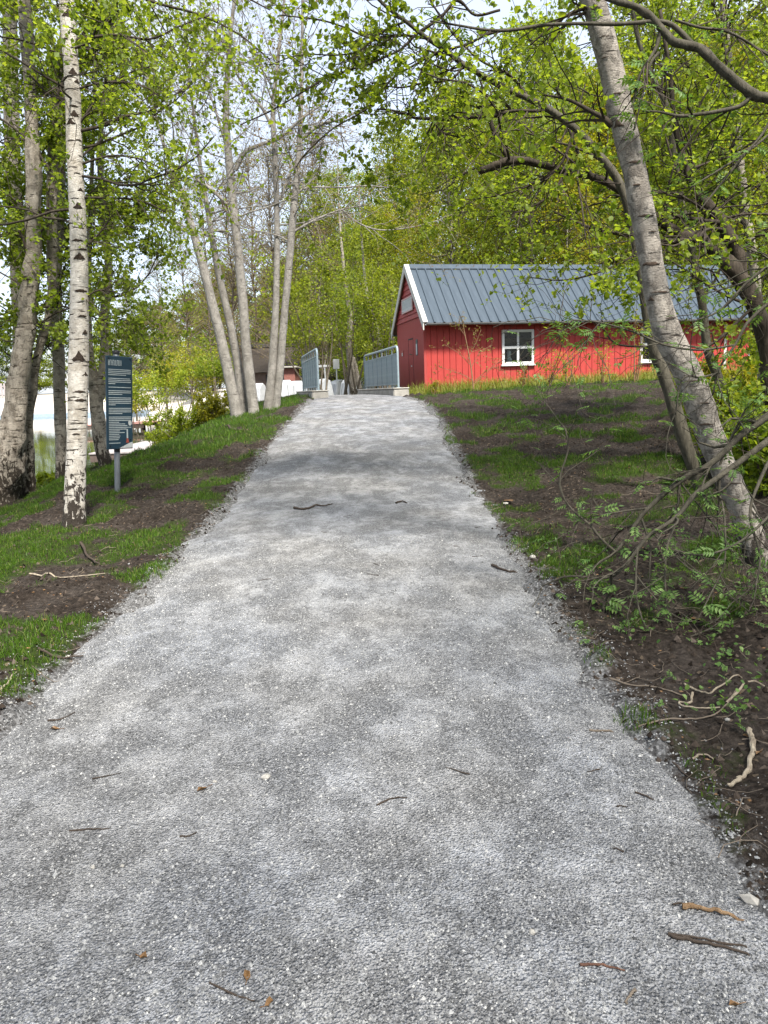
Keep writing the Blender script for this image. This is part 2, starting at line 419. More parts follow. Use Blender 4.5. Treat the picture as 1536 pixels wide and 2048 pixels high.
t.bump(t.math('ADD', fine, t.math('MULTIPLY', med, 1.2)), .9, .03); M['soil'] = t.m

t = MT('gravel')
v1 = t.ramp(t.vor(120), [(0, .022), (.4, .095), (.72, .23), (.9, .40), (1, .52)])
v2 = t.ramp(t.vor(260), [(0, .035), (.55, .19), (1, .46)])
ch = t.mix(.5, v1, v2)
dust = t.ramp(t.noise(55, 6, .8), [(.3, .20), (.7, .56)])
patch = t.ramp(t.noise(1.0, 9, .78, t.tc((3.4, 2.6, 1)), .12), [(.455, .02), (.60, .85)])
c = t.mix(patch, ch, dust)
warm = t.ramp(t.noise(1.1, 3), [(.35, (.955, .985, 1.04)), (.65, (1.01, 1.0, .985))])
c = t.mix(1.0, c, warm, 'MULTIPLY')
t.col(c).rough(.95, .12)
hb = t.math('ADD', t.vor(125, 'F1', 'Distance'), t.noise(80, 4))
t.bump(hb, 1.0, .016); M['gravel'] = t.m
t = MT('chip'); t.col(t.ramp(t.island(), [(0, (.045, .046, .047)), (.4, (.13, .132, .133)), (.75, (.22, .222, .22)), (.94, (.32, .32, .31)), (1, (.43, .425, .40))])).rough(.85, .25); M['chip'] = t.m

# painted boards, metal, glass
def painted(name, c, dirt=.2, grain=(40, 40, 3), rough=.6, splash=False):
    t = MT(name); n = t.noise(1, 5, .6, t.tc(grain)); b = t.noise(1.3, 4, .6)
    c = np.array(c); col = t.ramp(n, [(.25, tuple(c * .78)), (.6, tuple(c)), (.8, tuple(np.minimum(c * 1.12 + .01, .95)))])
    col = t.mix(t.ramp(b, [(.45, 0), (.75, dirt)]), col, tuple(c * .55 + .03))
    if splash:
        sx = t.N.new('ShaderNodeSeparateXYZ'); t.L.new(t.tc(), sx.inputs[0])
        sp_ = t.math('SUBTRACT', t.math('ADD', .42, t.math('MULTIPLY', t.noise(5, 5, .7), .55)), t.math('MULTIPLY', sx.outputs['Z'], 1.1))
        col = t.mix(t.ramp(sp_, [(.35, 0), (.75, .55)]), col, (.10, .045, .032))
        fade = t.ramp(t.noise(1, 5, .65, t.tc((7, 7, .8))), [(.5, 0), (.72, .35)]); col = t.mix(fade, col, tuple(np.minimum(c * .8 + .06, .9)))
    r = t.objrand(); col = t.mix(t.math('MULTIPLY', r, .22), col, tuple(c * .7))
    t.col(col).rough(rough, .25).bump(n, .25, .004); return t.m
M['red'] = painted('red', (.37, .043, .036), .28, splash=True)
M['red_gable'] = painted('red_gable', (.33, .052, .046), .35, splash=True)
M['white_paint'] = painted('white_paint', (.50, .49, .455), .35)
M['white_clean'] = plain('white_clean', (.55, .555, .55), .5, .4, 0, .05, 4)
t = MT('roof_metal'); n = t.noise(1, 6, .7, t.tc((9, 1.2, 8)))
t.col(t.ramp(n, [(.3, (.032, .047, .062)), (.7, (.056, .076, .096))])).rough(.42, .5, .25); M['roof_metal'] = t.m
M['gutter'] = plain('gutter', (.20, .22, .235), .4, .5, .5)
M['steel'] = plain('steel', (.22, .275, .30), .5, .5, .25, .15, 9)
M['steel_dark'] = plain('steel_dark', (.13, .14, .15), .5, .5, .4)
M['concrete'] = plain('concrete', (.28, .265, .235), .9, .2, 0, .28, 5, .4)
M['concrete_dark'] = plain('concrete_dark', (.16, .145, .125), .9, .2, 0, .4, 7, .4)
M['panel_blue'] = plain('panel_blue', (.012, .035, .055), .35, .5, 0, .15, 3)
M['print_grey'] = plain('print_grey', (.34, .38, .38), .6, .3, 0, .12, 30)
M['print_white'] = plain('print_white', (.44, .45, .44), .6, .3, 0, .05, 30)
M['print_red'] = plain('print_red', (.30, .07, .05), .6, .3)
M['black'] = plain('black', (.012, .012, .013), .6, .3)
M['inside'] = plain('inside', (.02, .016, .013), .9, .1)
M['brown_wood'] = plain('brown_wood', (.20, .13, .085), .8, .2, 0, .25, 3)
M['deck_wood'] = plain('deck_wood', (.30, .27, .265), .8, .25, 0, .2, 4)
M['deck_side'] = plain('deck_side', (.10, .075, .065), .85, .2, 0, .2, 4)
M['deck_red'] = plain('deck_red', (.50, .27, .24), .8, .2)
t = MT('cover_white'); n = t.noise(2.5, 5, .6)
t.col(t.mix(t.math('MULTIPLY', t.objrand(), .6), t.ramp(n, [(.3, (.34, .35, .36)), (.7, (.46, .47, .48))]), (.27, .285, .30))).rough(.6, .3).bump(t.noise(7, 4), .5, .04); M['cover_white'] = t.m
M['strap'] = plain('strap', (.14, .15, .16), .7, .2)
M['brick_red'] = plain('brick_red', (.20, .085, .07), .85, .2, 0, .2, 12)
M['thatch'] = dark_bark('thatch', (.045, .036, .029), (.115, .095, .077))
M['thatch_dark'] = dark_bark('thatch_dark', (.035, .033, .031), (.09, .085, .08))
M['plinth_blue'] = plain('plinth_blue', (.30, .38, .47), .5, .4)
t = MT('glass'); t.col((.02, .025, .03)).rough(.03, .6)
tr = t.N.new('ShaderNodeBsdfTransparent'); tr.inputs[0].default_value = (.8, .85, .85, 1)
fr = t.N.new('ShaderNodeFresnel'); fr.inputs[0].default_value = 1.28
gl = t.N.new('ShaderNodeBsdfGlossy'); gl.inputs['Roughness'].default_value = .02
mx = t.N.new('ShaderNodeMixShader'); t.L.new(fr.outputs[0], mx.inputs[0]); t.L.new(tr.outputs[0], mx.inputs[1]); t.L.new(gl.outputs[0], mx.inputs[2])
t.L.new(mx.outputs[0], t.out.inputs['Surface']); M['glass'] = t.m
t = MT('water'); t.col((.035, .045, .018)).rough(.045, .5)
t.bump(t.noise(1, 3, .5, t.tc((1.6, .35, 1))), .10, .03); M['water'] = t.m
# ================================================================ ground, path, lake
def axis(fine_lo, fine_hi, step, lo, hi, grow=1.14):
    a = list(np.arange(fine_lo, fine_hi + 1e-6, step)); s = step
    while a[-1] < hi: s *= grow; a.append(a[-1] + s)
    b = []; s = step; c = fine_lo
    while c > lo: s *= grow; c -= s; b.append(c)
    return np.array(b[::-1] + a)
gx = axis(-6.5, 5.5, .055, -420, 420); gy = axis(1.0, 18.0, .055, -60, 800)
X, Y = np.meshgrid(gx, gy)
Z = height(X, Y)
nx, ny = len(gx), len(gy)
ii = np.arange(ny - 1)[:, None] * nx + np.arange(nx - 1)[None, :]
mb = MB(); mb.add(np.stack([X, Y, Z], -1).reshape(-1, 3), q=np.stack([ii, ii + 1, ii + nx + 1, ii + nx], -1).reshape(-1, 4))
gnd = mb.build('ground', M['soil'], smooth=True); tag(gnd, kind='structure')
at = gnd.data.attributes.new('grass', 'FLOAT', 'POINT'); at.data.foreach_set('value', grassmask(X, Y).ravel().astype(np.float32))
_e = np.abs(X - xc(Y)) - hw(Y); at = gnd.data.attributes.new('spill', 'FLOAT', 'POINT'); at.data.foreach_set('value', (np.clip(.75 - _e / .38, 0, 1) * (Y < 20)).ravel().astype(np.float32))
sandm = np.clip((Y - 44) / 6, 0, 1) * np.clip((xb(Y) + 9 - X) / 4, 0, 1) * np.clip((132 - Y) / 6, 0, 1)
at = gnd.data.attributes.new('sand', 'FLOAT', 'POINT'); at.data.foreach_set('value', sandm.ravel().astype(np.float32))

# gravel path: a sheet over the ground whose edges dip under the soil
py_ = axis(.2, 20, .06, -30, 44, 1.08); us = np.linspace(-1.22, 1.22, 64)
YY = np.repeat(py_[:, None], len(us), 1); XX = xc(YY) + us[None, :] * hw(YY)
ZZ = path_height(XX, YY)
n = len(us); m = len(py_); ii = np.arange(m - 1)[:, None] * n + np.arange(n - 1)[None, :]
mb = MB(); mb.add(np.stack([XX, YY, ZZ], -1).reshape(-1, 3), q=np.stack([ii, ii + 1, ii + n + 1, ii + n], -1).reshape(-1, 4))
tag(mb.build('gravel_path', M['gravel'], smooth=True), kind='structure')

# loose chips on the path, too many to count
def chips(name, N, y0, y1, lo, hi, spread, seed, power=1.6):
    r = np.random.default_rng(seed)
    y = y0 + (y1 - y0) * r.random(N) ** power
    x = xc(y) + r.uniform(-1, 1, N) * (hw(y) + spread)
    edge = r.random(N) < .25
    x = np.where(edge, xc(y) + np.sign(r.uniform(-1, 1, N)) * (hw(y) + r.normal(0, .14, N)), x)
    z = np.maximum(path_height(x, y), height(x, y))
    s = r.uniform(lo, hi, N) * (1 + .7 * (r.random(N) < .05))
    a0 = r.random(N) * 6.28
    V = np.empty((N, 6, 3))
    for k in range(5):
        a = a0 + k * 1.2566 + r.normal(0, .25, N); rr = s * r.uniform(.55, 1.05, N)
        V[:, k, 0] = x + np.cos(a) * rr; V[:, k, 1] = y + np.sin(a) * rr; V[:, k, 2] = z - s * .15
    V[:, 5, 0] = x + r.normal(0, .25, N) * s; V[:, 5, 1] = y + r.normal(0, .25, N) * s; V[:, 5, 2] = z + s * r.uniform(.3, .9, N)
    b = np.arange(N)[:, None] * 6
    T = np.concatenate([np.stack([b[:, 0] + k, b[:, 0] + (k + 1) % 5, b[:, 0] + 5], -1) for k in range(5)])
    q = MB(); q.add(V.reshape(-1, 3), t=T); o = q.build(name, M['chip'])
    return tag(o, 'loose pale and grey stone chips covering the gravel path', 'gravel', kind='stuff')
chips('gravel_chips', 84000, 1.5, 6.6, .0026, .0068, .0, 5, 1.6)

# lake
mb = MB(); ax = np.linspace(-260, -3.2, 40); ay = np.linspace(-40, 112, 40)
A, B = np.meshgrid(ax, ay); ii = np.arange(39)[:, None] * 40 + np.arange(39)[None, :]
mb.add(np.stack([A, B, A * 0 - .5], -1).reshape(-1, 3), q=np.stack([ii, ii + 1, ii + 41, ii + 40], -1).reshape(-1, 4))
tag(mb.build('lake', M['water']), kind='structure')

# ================================================================ red shed
TH = math.radians(12)
c0 = P(851, 785, 22.0); SZ = 1.43
shed = empty('shed', (c0[0], c0[1], SZ), TH, 'long red wooden shed with grey ribbed metal roof at the top of the path', 'shed')
LEN, WID, EAVE, RISE = 10.7, 3.2, 2.26, 1.49
# inner shell (dark inside seen through the panes), boards go in front of it
mb = MB()
mb.box((.05, WID - .06, -.1), (LEN - .05, WID, EAVE)); mb.box((LEN - .06, .05, -.1), (LEN, WID - .05, EAVE))
mb.box((.05, .05, -.1), (LEN - .05, WID - .05, -.02))
mb.build('back_wall', M['inside'], shed)
def wall_at(px, py):
    """place on the long wall seen at a pixel: metres along it and height above its foot"""
    d = ray(px, py); nrm = np.array([math.sin(TH), -math.cos(TH), 0]); s_ = np.dot(c0 - CAM, nrm) / np.dot(d, nrm); q = CAM + d * s_ - c0
    return q[0] * math.cos(TH) + q[1] * math.sin(TH), CAM[2] + d[2] * s_ - SZ
WIN = []
for (a, b, c, d) in ((1004, 662, 1065, 726), (1281, 655, 1346, 720)):
    u0, w1 = wall_at(a, b); u1, w0 = wall_at(c, d); WIN.append((u0, u1, w0, w1))
BW = .189
full = MB(); full.bbox((.004, -.024, -.12), (BW - .004, 0, EAVE + .02), .007); full = full.mesh('board', M['red'])
k = 0; x = 0.0
backing = MB()
while x < LEN - .05:
    hit = [w for w in WIN if x + BW > w[0] + .01 and x < w[1] - .01]
    if not hit: put('board', full, shed, (x, 0, 0))
    else:
        w = hit[0]; z0_, z1_ = w[2] + .01, w[3] - .01; e0, e1 = x + .004, x + BW - .004
        a = MB(); i0, i1 = max(e0, w[0]), min(e1, w[1])
        V = [(e0, -.12), (e1, -.12)]
        rects = [(e0, e1, -.12, z0_), (e0, e1, z1_, EAVE + .02)]
        if i0 > e0 + .01: rects.append((e0, i0, z0_, z1_))
        if i1 < e1 - .01: rects.append((i1, e1, z0_, z1_))
        for (ra, rb, rc, rd) in rects:
            a = MB(); a.bbox((ra, -.024, rc), (rb, 0, rd), .007); a.build('board', M['red'], shed)
    x += BW
# thin dark lath behind the board joints, left open at the windows
xs = [0.02, WIN[0][0], WIN[0][1], WIN[1][0], WIN[1][1], LEN]
for a, b in ((0, 1), (2, 3), (4, 5)): backing.box((xs[a], .006, -.1), (xs[b], .03, EAVE))
for w in WIN:
    backing.box((w[0], .006, -.1), (w[1], .03, w[2])); backing.box((w[0], .006, w[3]), (w[1], .03, EAVE))
backing.build('lath', M['black'], shed)
for i, w in enumerate(WIN):
    x0, x1, z0, z1 = w; fw = .075
    f = MB(); f.bbox((x0 - fw * .3, -.07, z0 - fw * .4), (x0 + fw * .7, .0, z1 + fw * .4)); f.bbox((x1 - fw * .7, -.07, z0 - fw * .4), (x1 + fw * .3, .0, z1 + fw * .4))
    f.bbox((x0 + fw * .7, -.068, z1 - fw * .6), (x1 - fw * .7, .0, z1 + fw * .4)); f.bbox((x0 + fw * .7, -.068, z0 - fw * .4), (x1 - fw * .7, .0, z0 + fw * .6))
    fo = f.build('window', M['white_clean'], shed)
    xm, zm = (x0 + x1) / 2, (z0 + z1) / 2 - .01
    s = MB(); s.bbox((xm - .035, -.058, z0 + fw * .6), (xm + .035, -.012, z1 - fw * .6)); s.build('glazing_bar', M['white_clean'], fo)
    for (p, q) in ((x0 + fw * .7, xm - .036), (xm + .036, x1 - fw * .7)):
        s = MB(); s.bbox((p, -.056, zm - .04), (q, -.012, zm + .04)); s.build('glazing_bar', M['white_clean'], fo)
        for (u, v) in ((z0 + fw * .6, zm - .04), (zm + .04, z1 - fw * .6)):
            s = MB(); s.box((p, -.032, u), (q, -.028, v)); s.build('pane', M['glass'], fo)
    s = MB(); s.bbox((x0 - .06, -.11, z0 - .075), (x1 + .06, -.026, z0 - .031)); s.build('sill', M['white_clean'], fo)
s = MB(); s.box((1.6, .7, 1.42), (9.5, 1.0, 1.56)); s.build('shelf', M['brown_wood'], shed)
_u = wall_at(1449, 700)[0]
s = MB(); s.bbox((_u - .05, -.045, -.05), (_u + .05, -.0245, 1.83)); s.build('door_post', M['white_paint'], shed)
# gable facing the path (x = 0, outward -x)
gw = .1143; y = 0.0
gb = MB(); gb.bbox((-.024, .004, -.12), (0, gw - .004, EAVE - .04), .006); gb = gb.mesh('gable_board', M['red_gable'])
DOOR = (1.21, 1.77)
while y < WID - .05:
    put('gable_board', gb, shed, (0, y, 0)); y += gw
s = MB(); s.box((.006, .02, -.1), (.03, WID - .02, EAVE)); s.build('lath', M['black'], shed)
s = MB(); s.bbox((-.034, DOOR[0], 1.62), (-.0245, DOOR[1], 1.66)); s.build('door_gap', M['black'], shed)
for yy in (1.20, 1.775):
    s = MB(); s.box((-.0285, yy, .02), (-.0245, yy + .014, 1.62)); s.build('door_gap', M['black'], shed)
s = MB(); s.tube([(-.03, 1.32, 1.17), (-.07, 1.34, 1.17), (-.07, 1.52, 1.19), (-.03, 1.54, 1.19)], .012, 6); s.build('door_handle', M['twig_light'], shed)
s = MB(); s.bbox((-.032, 1.38, .80), (-.0245, 1.5, .845)); s.build('letter_slot', M['print_white'], shed)
s = MB(); s.bbox((-.036, .66, 1.11), (-.0245, .86, 1.58)); n_ = s.build('notice', M['panel_blue'], shed)
s = MB(); s.bbox((-.040, .69, 1.14), (-.0365, .83, 1.45)); s.build('notice_sheet', M['print_white'], n_)
s = MB(); s.bbox((-.036, 2.46, 1.17), (-.0245, 2.72, 1.36)); n_ = s.build('plate', M['print_red'], shed)
s = MB(); s.bbox((-.040, 2.52, 1.18), (-.0365, 2.64, 1.28)); s.build('plate_mark', M['print_white'], n_)
# corner posts
for yy in (-.03, WID - .05):
    s = MB(); s.bbox((-.03, yy - .004, -.12), (.05, yy + .075, EAVE), .006); s.build('corner_post', M['red_gable'], shed)
# clapboards of the gable triangle
zc = EAVE - .04; kk = 0
while zc < EAVE + RISE - .1:
    z1 = min(zc + .165, EAVE + RISE); f0 = max(0, (zc - EAVE) / RISE); f1 = max(0, (z1 - EAVE) / RISE)
    a0, b0 = WID / 2 * f0 - .05, WID - WID / 2 * f0 + .05; a1, b1 = WID / 2 * f1 - .05, WID - WID / 2 * f1 + .05
    s = MB(); V = []
    for (xo, zz, aa, bb) in ((-.062, zc - .012, a0, b0), (-.030, z1, a1, b1)):
        V += [(xo, aa, zz), (xo, bb, zz), (xo + .02, aa, zz), (xo + .02, bb, zz)]
    s.add(V, q=[(1, 0, 4, 5), (2, 3, 7, 6), (0, 1, 3, 2), (5, 4, 6, 7), (0, 2, 6, 4), (3, 1, 5, 7)])
    s.build('clapboard', M['red_gable'], shed); zc += .155
# gable sign with pale frame and weathered lettering strokes
s = MB(); s.bbox((-.088, .98, 2.50), (-.066, 2.22, 2.86), .004); sg = s.build('name_board', M['print_white'], shed)
tag(sg, 'weathered white name board with faded grey lettering')
for (a, b, c, d) in ((.94, 2.26, 2.46, 2.50), (.94, 2.26, 2.86, 2.90), (.94, .98, 2.50, 2.86), (2.22, 2.26, 2.50, 2.86)):
    s = MB(); s.bbox((-.1, a, c), (-.066, b, d), .004); s.build('board_frame', painted('sign_frame', (.55, .38, .36), .3), sg)
rl = random.Random(4); yy = 2.16
while yy > 1.06:
    wl = rl.uniform(.04, .055)
    for (a, b, c, d) in ([(0, wl * .35, 2.58, 2.82)] + rl.sample([(0, wl * 1.6, 2.785, 2.82), (0, wl * 1.6, 2.58, 2.615), (wl * 1.25, wl * 1.6, 2.58, 2.82), (0, wl * 1.6, 2.685, 2.72)], 2)):
        s = MB(); s.box((-.0905, yy - b, c), (-.0885, yy - a, d)); s.build('lettering', M['print_grey'], sg)
    yy -= wl * 1.6 + .055
# roof
OV, EO = .12, .42                                   # gable and eave overhang
pitch = math.atan2(RISE, WID / 2); slope = (WID / 2 + EO) / math.cos(pitch)
SW = .283
pr = [(0, 0), (.012, 0), (.03, .032), (.062, .032), (.08, 0), (SW, 0)]
def sheet():
    s = MB(); V = []
    for zz in (0, 1):
        for (a, b) in pr: V.append((a, 0 if zz == 0 else slope, b))
    nn = len(pr); V += [(a, b, c - .008) for (a, b, c) in V]
    q = [(k, k + 1, nn + k + 1, nn + k) for k in range(nn - 1)] + [(2 * nn + k, 3 * nn + k, 3 * nn + k + 1, 2 * nn + k + 1) for k in range(nn - 1)]
    q += [(k + 1, k, 2 * nn + k, 2 * nn + k + 1) for k in range(nn - 1)]
    s.add(V, q=q); return s.mesh('roof_sheet', M['roof_metal'])
sh = sheet(); nS = int((LEN + 2 * OV) / SW) + 1
SWs = (LEN + 2 * OV) / nS
ez = EAVE - EO * math.tan(pitch) + .09
for k in range(nS):
    xk = -OV + k * SWs
    put('roof_sheet', sh, shed, (xk, -EO, ez), (pitch, 0, 0), (SWs / SW, 1, 1))
    put('roof_sheet', sh, shed, (xk + SWs, WID + EO, ez), (pitch, 0, math.pi), (SWs / SW, 1, 1))
rz_ = EAVE + RISE + .09
s = MB(); s.prism([(WID / 2 - .16, rz_ - .16 * math.tan(pitch) + .045), (WID / 2, rz_ + .05), (WID / 2 + .16, rz_ - .16 * math.tan(pitch) + .045), (WID / 2, rz_ + .035)], 0, -OV - .01, LEN + OV + .01)
s.build('ridge_cap', M['roof_metal'], shed)
# white capping boards over the roof edges at both gables
for sgn in (0, 1):
    for xo in (-OV - .032, LEN + OV - .11):
        s = MB(); s.bbox((xo, -.03, .034), (xo + .14, slope + .0, .058), .006)
        if sgn == 0: put('edge_board', s.mesh('edge_board', M['white_paint']), shed, (0, -EO, ez), (pitch, 0, 0))
        else: put('edge_board', s.mesh('edge_board', M['white_paint']), shed, (LEN, WID + EO, ez), (pitch, 0, math.pi))
# soffit boards and barge boards
for sgn in (0, 1):
    def yy_(v): return v if sgn == 0 else WID - v
    for xo in (-OV - .03, LEN + OV):
        s = MB(); e = -EO - .03; top = WID / 2
        V = []
        for xx in (xo, xo + .03):
            V += [(xx, yy_(e), ez - .20), (xx, yy_(top), rz_ - .19), (xx, yy_(top), rz_ + .045), (xx, yy_(e), ez + .035)]
        s.add(V, q=[(0, 1, 2, 3), (7, 6, 5, 4), (0, 4, 5, 1), (1, 5, 6, 2), (2, 6, 7, 3), (3, 7, 4, 0)])
        s.build('barge_board', M['white_paint'], shed)
    s = MB(); V = []
    for xx in (-OV, LEN + OV):
        V += [(xx, yy_(-EO), ez - .03), (xx, yy_(WID / 2), rz_ - .03), (xx, yy_(WID / 2), rz_ - .012), (xx, yy_(-EO), ez - .012)]
    s.add(V, q=[(0, 1, 5, 4), (3, 7, 6, 2), (0, 4, 7, 3)]); s.build('soffit', M['brown_wood'], shed)
    # gutter: half round trough
    s = MB(); arc = [math.pi + k * math.pi / 8 for k in range(9)]
    V = []; yo = -EO - .055
    for xx in (-OV + .04, LEN + OV - .04):
        V += [(xx, yy_(yo + .06 * math.cos(a)), ez - .02 + .06 * math.sin(a)) for a in arc] + [(xx, yy_(yo + .052 * math.cos(a)), ez - .02 + .052 * math.sin(a)) for a in arc]
    q = [(k, k + 1, 19 + k, 18 + k) for k in range(8)] + [(9 + k, 27 + k, 28 + k, 10 + k) for k in range(8)] + [(0, 18, 27, 9), (8, 17, 35, 26)]
    s.add(V, q=q); s.build('gutter', M['gutter'], shed)
# white figure standing behind the left window pane
def loc(x, y, z): return np.array([c0[0] + x * math.cos(TH) - y * math.sin(TH), c0[1] + x * math.sin(TH) + y * math.cos(TH), SZ + z])
fg = MB(); prof = [(0, .075), (.06, .085), (.12, .06), (.17, .055), (.22, .07), (.28, .068), (.33, .04), (.36, .012)]
_fx = WIN[0][0] + .26; _fz = WIN[0][2] + .06
pts = [loc(_fx + .012 * math.sin(k * 2), .11, _fz + a) for k, (a, b) in enumerate(prof)]
fg.tube(pts, [b for a, b in prof], 10, True, .06)
o = fg.build('paper_figure', M['print_white'], smooth=True, origin=pts[0]); o.location = pts[0]
s = MB(); s.box((WIN[0][0] + .02, .04, WIN[0][2] - .02), (WIN[0][1] - .02, .22, _fz - .01)); s.build('inner_sill', M['white_paint'], shed)
tag(o, 'small white paper figure standing inside the shed window by the path', 'ornament')

# ================================================================ bridge parapets and railings
def parapet(a, b, ztop, w, label, rlabel, side):
    a = np.array(a); b = np.array(b); d = b - a; L = float(np.hypot(*d)); rz = math.atan2(d[1], d[0])
    e = empty('parapet', (a[0], a[1], 1.2), rz, label, 'parapet')
    s = MB(); s.bbox((-.35, -w / 2, -.35), (L + .4, w / 2, ztop - 1.2), .03); s.build('kerb_block', M['concrete'], e)
    s = MB(); s.bbox((-.36, -w / 2 - .01, ztop - 1.2), (L + .42, w / 2 + .01, ztop - 1.16), .012); s.build('coping', M['concrete'], e)
    if side:
        s = MB(); s.box((.6, w / 2, -.35), (L, w / 2 + .05, ztop - 1.24)); s.build('side_boarding', M['concrete_dark'], e)
    z0 = ztop + .035
    r = empty('railing', (a[0], a[1], z0), rz, rlabel, 'railing')
    H = 1.13; R_ = .032
    top = [(0, 0, 0), (0, 0, H - .16), (.02, 0, H - .06), (.07, 0, H - .015), (.16, 0, H), (L - .16, 0, H), (L - .07, 0, H - .015), (L - .02, 0, H - .06), (L, 0, H - .16), (L, 0, 0)]
    s = MB(); s.tube(top, R_, 10); s.build('frame', M['steel'], r, True)
    for zz in (.10, H - .20):
        s = MB(); s.tube([(0, 0, zz), (L, 0, zz)], .02, 8); s.build('cross_rail', M['steel'], r, True)
    up = MB(); up.bbox((-.012, -.016, 0), (.012, .016, H)); up = up.mesh('upright', M['steel'])
    for k in range(1, 7): put('upright', up, r, (L * k / 7, 0, 0))
    bar = MB(); bar.box((-.019, -.004, .10), (.019, .004, H - .2)); bar = bar.mesh('bar', M['steel'])
    nb = int(L / .05)
    for k in range(1, nb): put('bar', bar, r, (L * k / nb, .0, 0))
    for xx in (0, L):
        s = MB(); s.bbox((xx - .07, -.07, 0), (xx + .07, .07, .014)); s.build('foot_plate', M['steel'], r)
    s = MB(); s.bbox((-.045 if side else L * .45, -.05, H - .42 if side else H - .17), (.02 if side else L * .45 + .14, -.036, H - .30 if side else H - .05)); s.build('sticker', M['print_white'], r)
pa, pb = P(637, 775, 20.8), P(607, 775, 25.6)
parapet((pa[0], pa[1]), (pb[0], pb[1]), 1.56, .46, 'short concrete bridge parapet on the left of the path', 'galvanised bridge railing beside the pale twin trees, left of the path', True)
pa, pb = P(797, 775, 20.8), P(731, 775, 26.0)
parapet((pa[0], pa[1]), (pb[0], pb[1]), 1.56, .44, 'short concrete bridge parapet next to the red shed', 'galvanised bridge railing next to the red shed door', False)

# ================================================================ information board
def info_board():
    b = G(235, 982); D = b[1]
    top = P(236, 706, D)
    Hh = top[2] - b[2]
    yaw = math.radians(58)
    e = empty('information_board', b, yaw, 'tall dark blue information board on a grey post beside the white birch', 'sign')
    e.rotation_euler = (Matrix.Rotation(math.radians(4.6), 3, 'Y') @ Matrix.Rotation(yaw, 3, 'Z')).to_euler()
    s = MB(); s.tube([(0, 0, -.1), (0, 0, Hh)], .037, 14); s.build('post', M['steel_dark'], e, True)
    s = MB(); s.tube([(0, 0, .52), (0, 0, .60)], .0385, 14); s.build('post_clamp', M['black'], e, True)
    s = MB(); s.tube([(0, 0, Hh), (0, 0, Hh + .035)], .045, 14); s.build('post_cap', M['black'], e, True)
    pl = P(218, 712, D); bl = P(219, 902, D)
    z1 = pl[2] - b[2]; z0 = bl[2] - b[2] + .03; w = .205
    s = MB(); s.bbox((-w, -.066, z0), (w, -.042, z1), .006); p = s.build('panel', M['panel_blue'], e)
    # title block, then printed lines (too small to read in the photograph)
    ty = z1 - .085
    rr = random.Random(3)
    xx = -w + .03
    while xx < .03:
        ww = rr.uniform(.012, .02)
        s = MB(); s.box((xx, -.0685, ty - .035), (xx + ww * .55, -.0665, ty + .035)); s.build('title_stroke', M['print_grey'], p)
        if rr.random() < .7:
            s = MB(); zz = rr.choice((-.035, .0, .026)); s.box((xx + ww * .55, -.0685, ty + zz), (xx + ww * 1.1, -.0665, ty + zz + .01)); s.build('title_stroke', M['print_grey'], p)
        xx += ww * 1.45
    lens = [1, 1, 1, .78, 0, .95, 1, 1, .3, 0, 1, 0, 1, 1, .6, 0, 1, 1, 1, 1, .3, 0, 1, 1, 1, .6, 0, 1, 1, 1, .45, .72, .82, 1, .78, .48, .7, .45, .5, .47, .42, 0, .5]
    zt = ty - .085; st = (zt - (z0 + .08)) / (len(lens) - 1)
    for k, l in enumerate(lens):
        if l:
            s = MB(); z = zt - k * st; s.box((-w + .03, -.0685, z - st * .22), (-w + .03 + (2 * w - .06) * l, -.0665, z + st * .22)); s.build('printed_line', M['print_grey'], p)
    s = MB(); s.add([(.155 + .028 * math.cos(a), -.0685, z0 + .34 + .038 * math.sin(a)) for a in np.linspace(0, 2 * math.pi, 15)[:-1]] , t=[(0, k, k + 1) for k in range(1, 13)]); s.build('printed_oval', M['print_white'], p)
    s = MB(); s.add([(-.02, -.0685, z0 + .012), (w - .01, -.0685, z0 + .012), (w - .01, -.0685, z0 + .09), (.14, -.0685, z0 + .075), (.06, -.0685, z0 + .04)], t=[(0, 1, 2), (0, 2, 3), (0, 3, 4)]); s.build('printed_wave', M['print_white'], p)
    s = MB(); s.add([(.10, -.0686, z0 + .14), (.125, -.0686, z0 + .14), (.12, -.0686, z0 + .26), (.10, -.0686, z0 + .26)], q=[(0, 1, 2, 3)]); s.build('printed_mark', M['print_grey'], p)
    s = MB(); s.add([(.09, -.0686, z0 + .08), (.14, -.0686, z0 + .08), (.125, -.0686, z0 + .138), (.10, -.0686, z0 + .138)], q=[(0, 1, 2, 3)]); s.build('printed_mark', M['print_red'], p)
    bolt = MB(); bolt.tube([(0, 0, 0), (0, -.008, 0)], .008, 8); bolt = bolt.mesh('bolt', M['black'])
    for (x, z) in ((-w + .04, z1 - .03), (w - .04, z1 - .03), (-w + .05, z0 + .045), (w - .04, z0 + .12)): put('bolt', bolt, p, (x, -.066, z))
    for z in (z0 + .25, z1 - .25):
        s = MB(); s.bbox((-.12, -.042, z - .02), (.12, -.02, z + .02)); s.build('bracket', M['steel_dark'], e)
info_board()

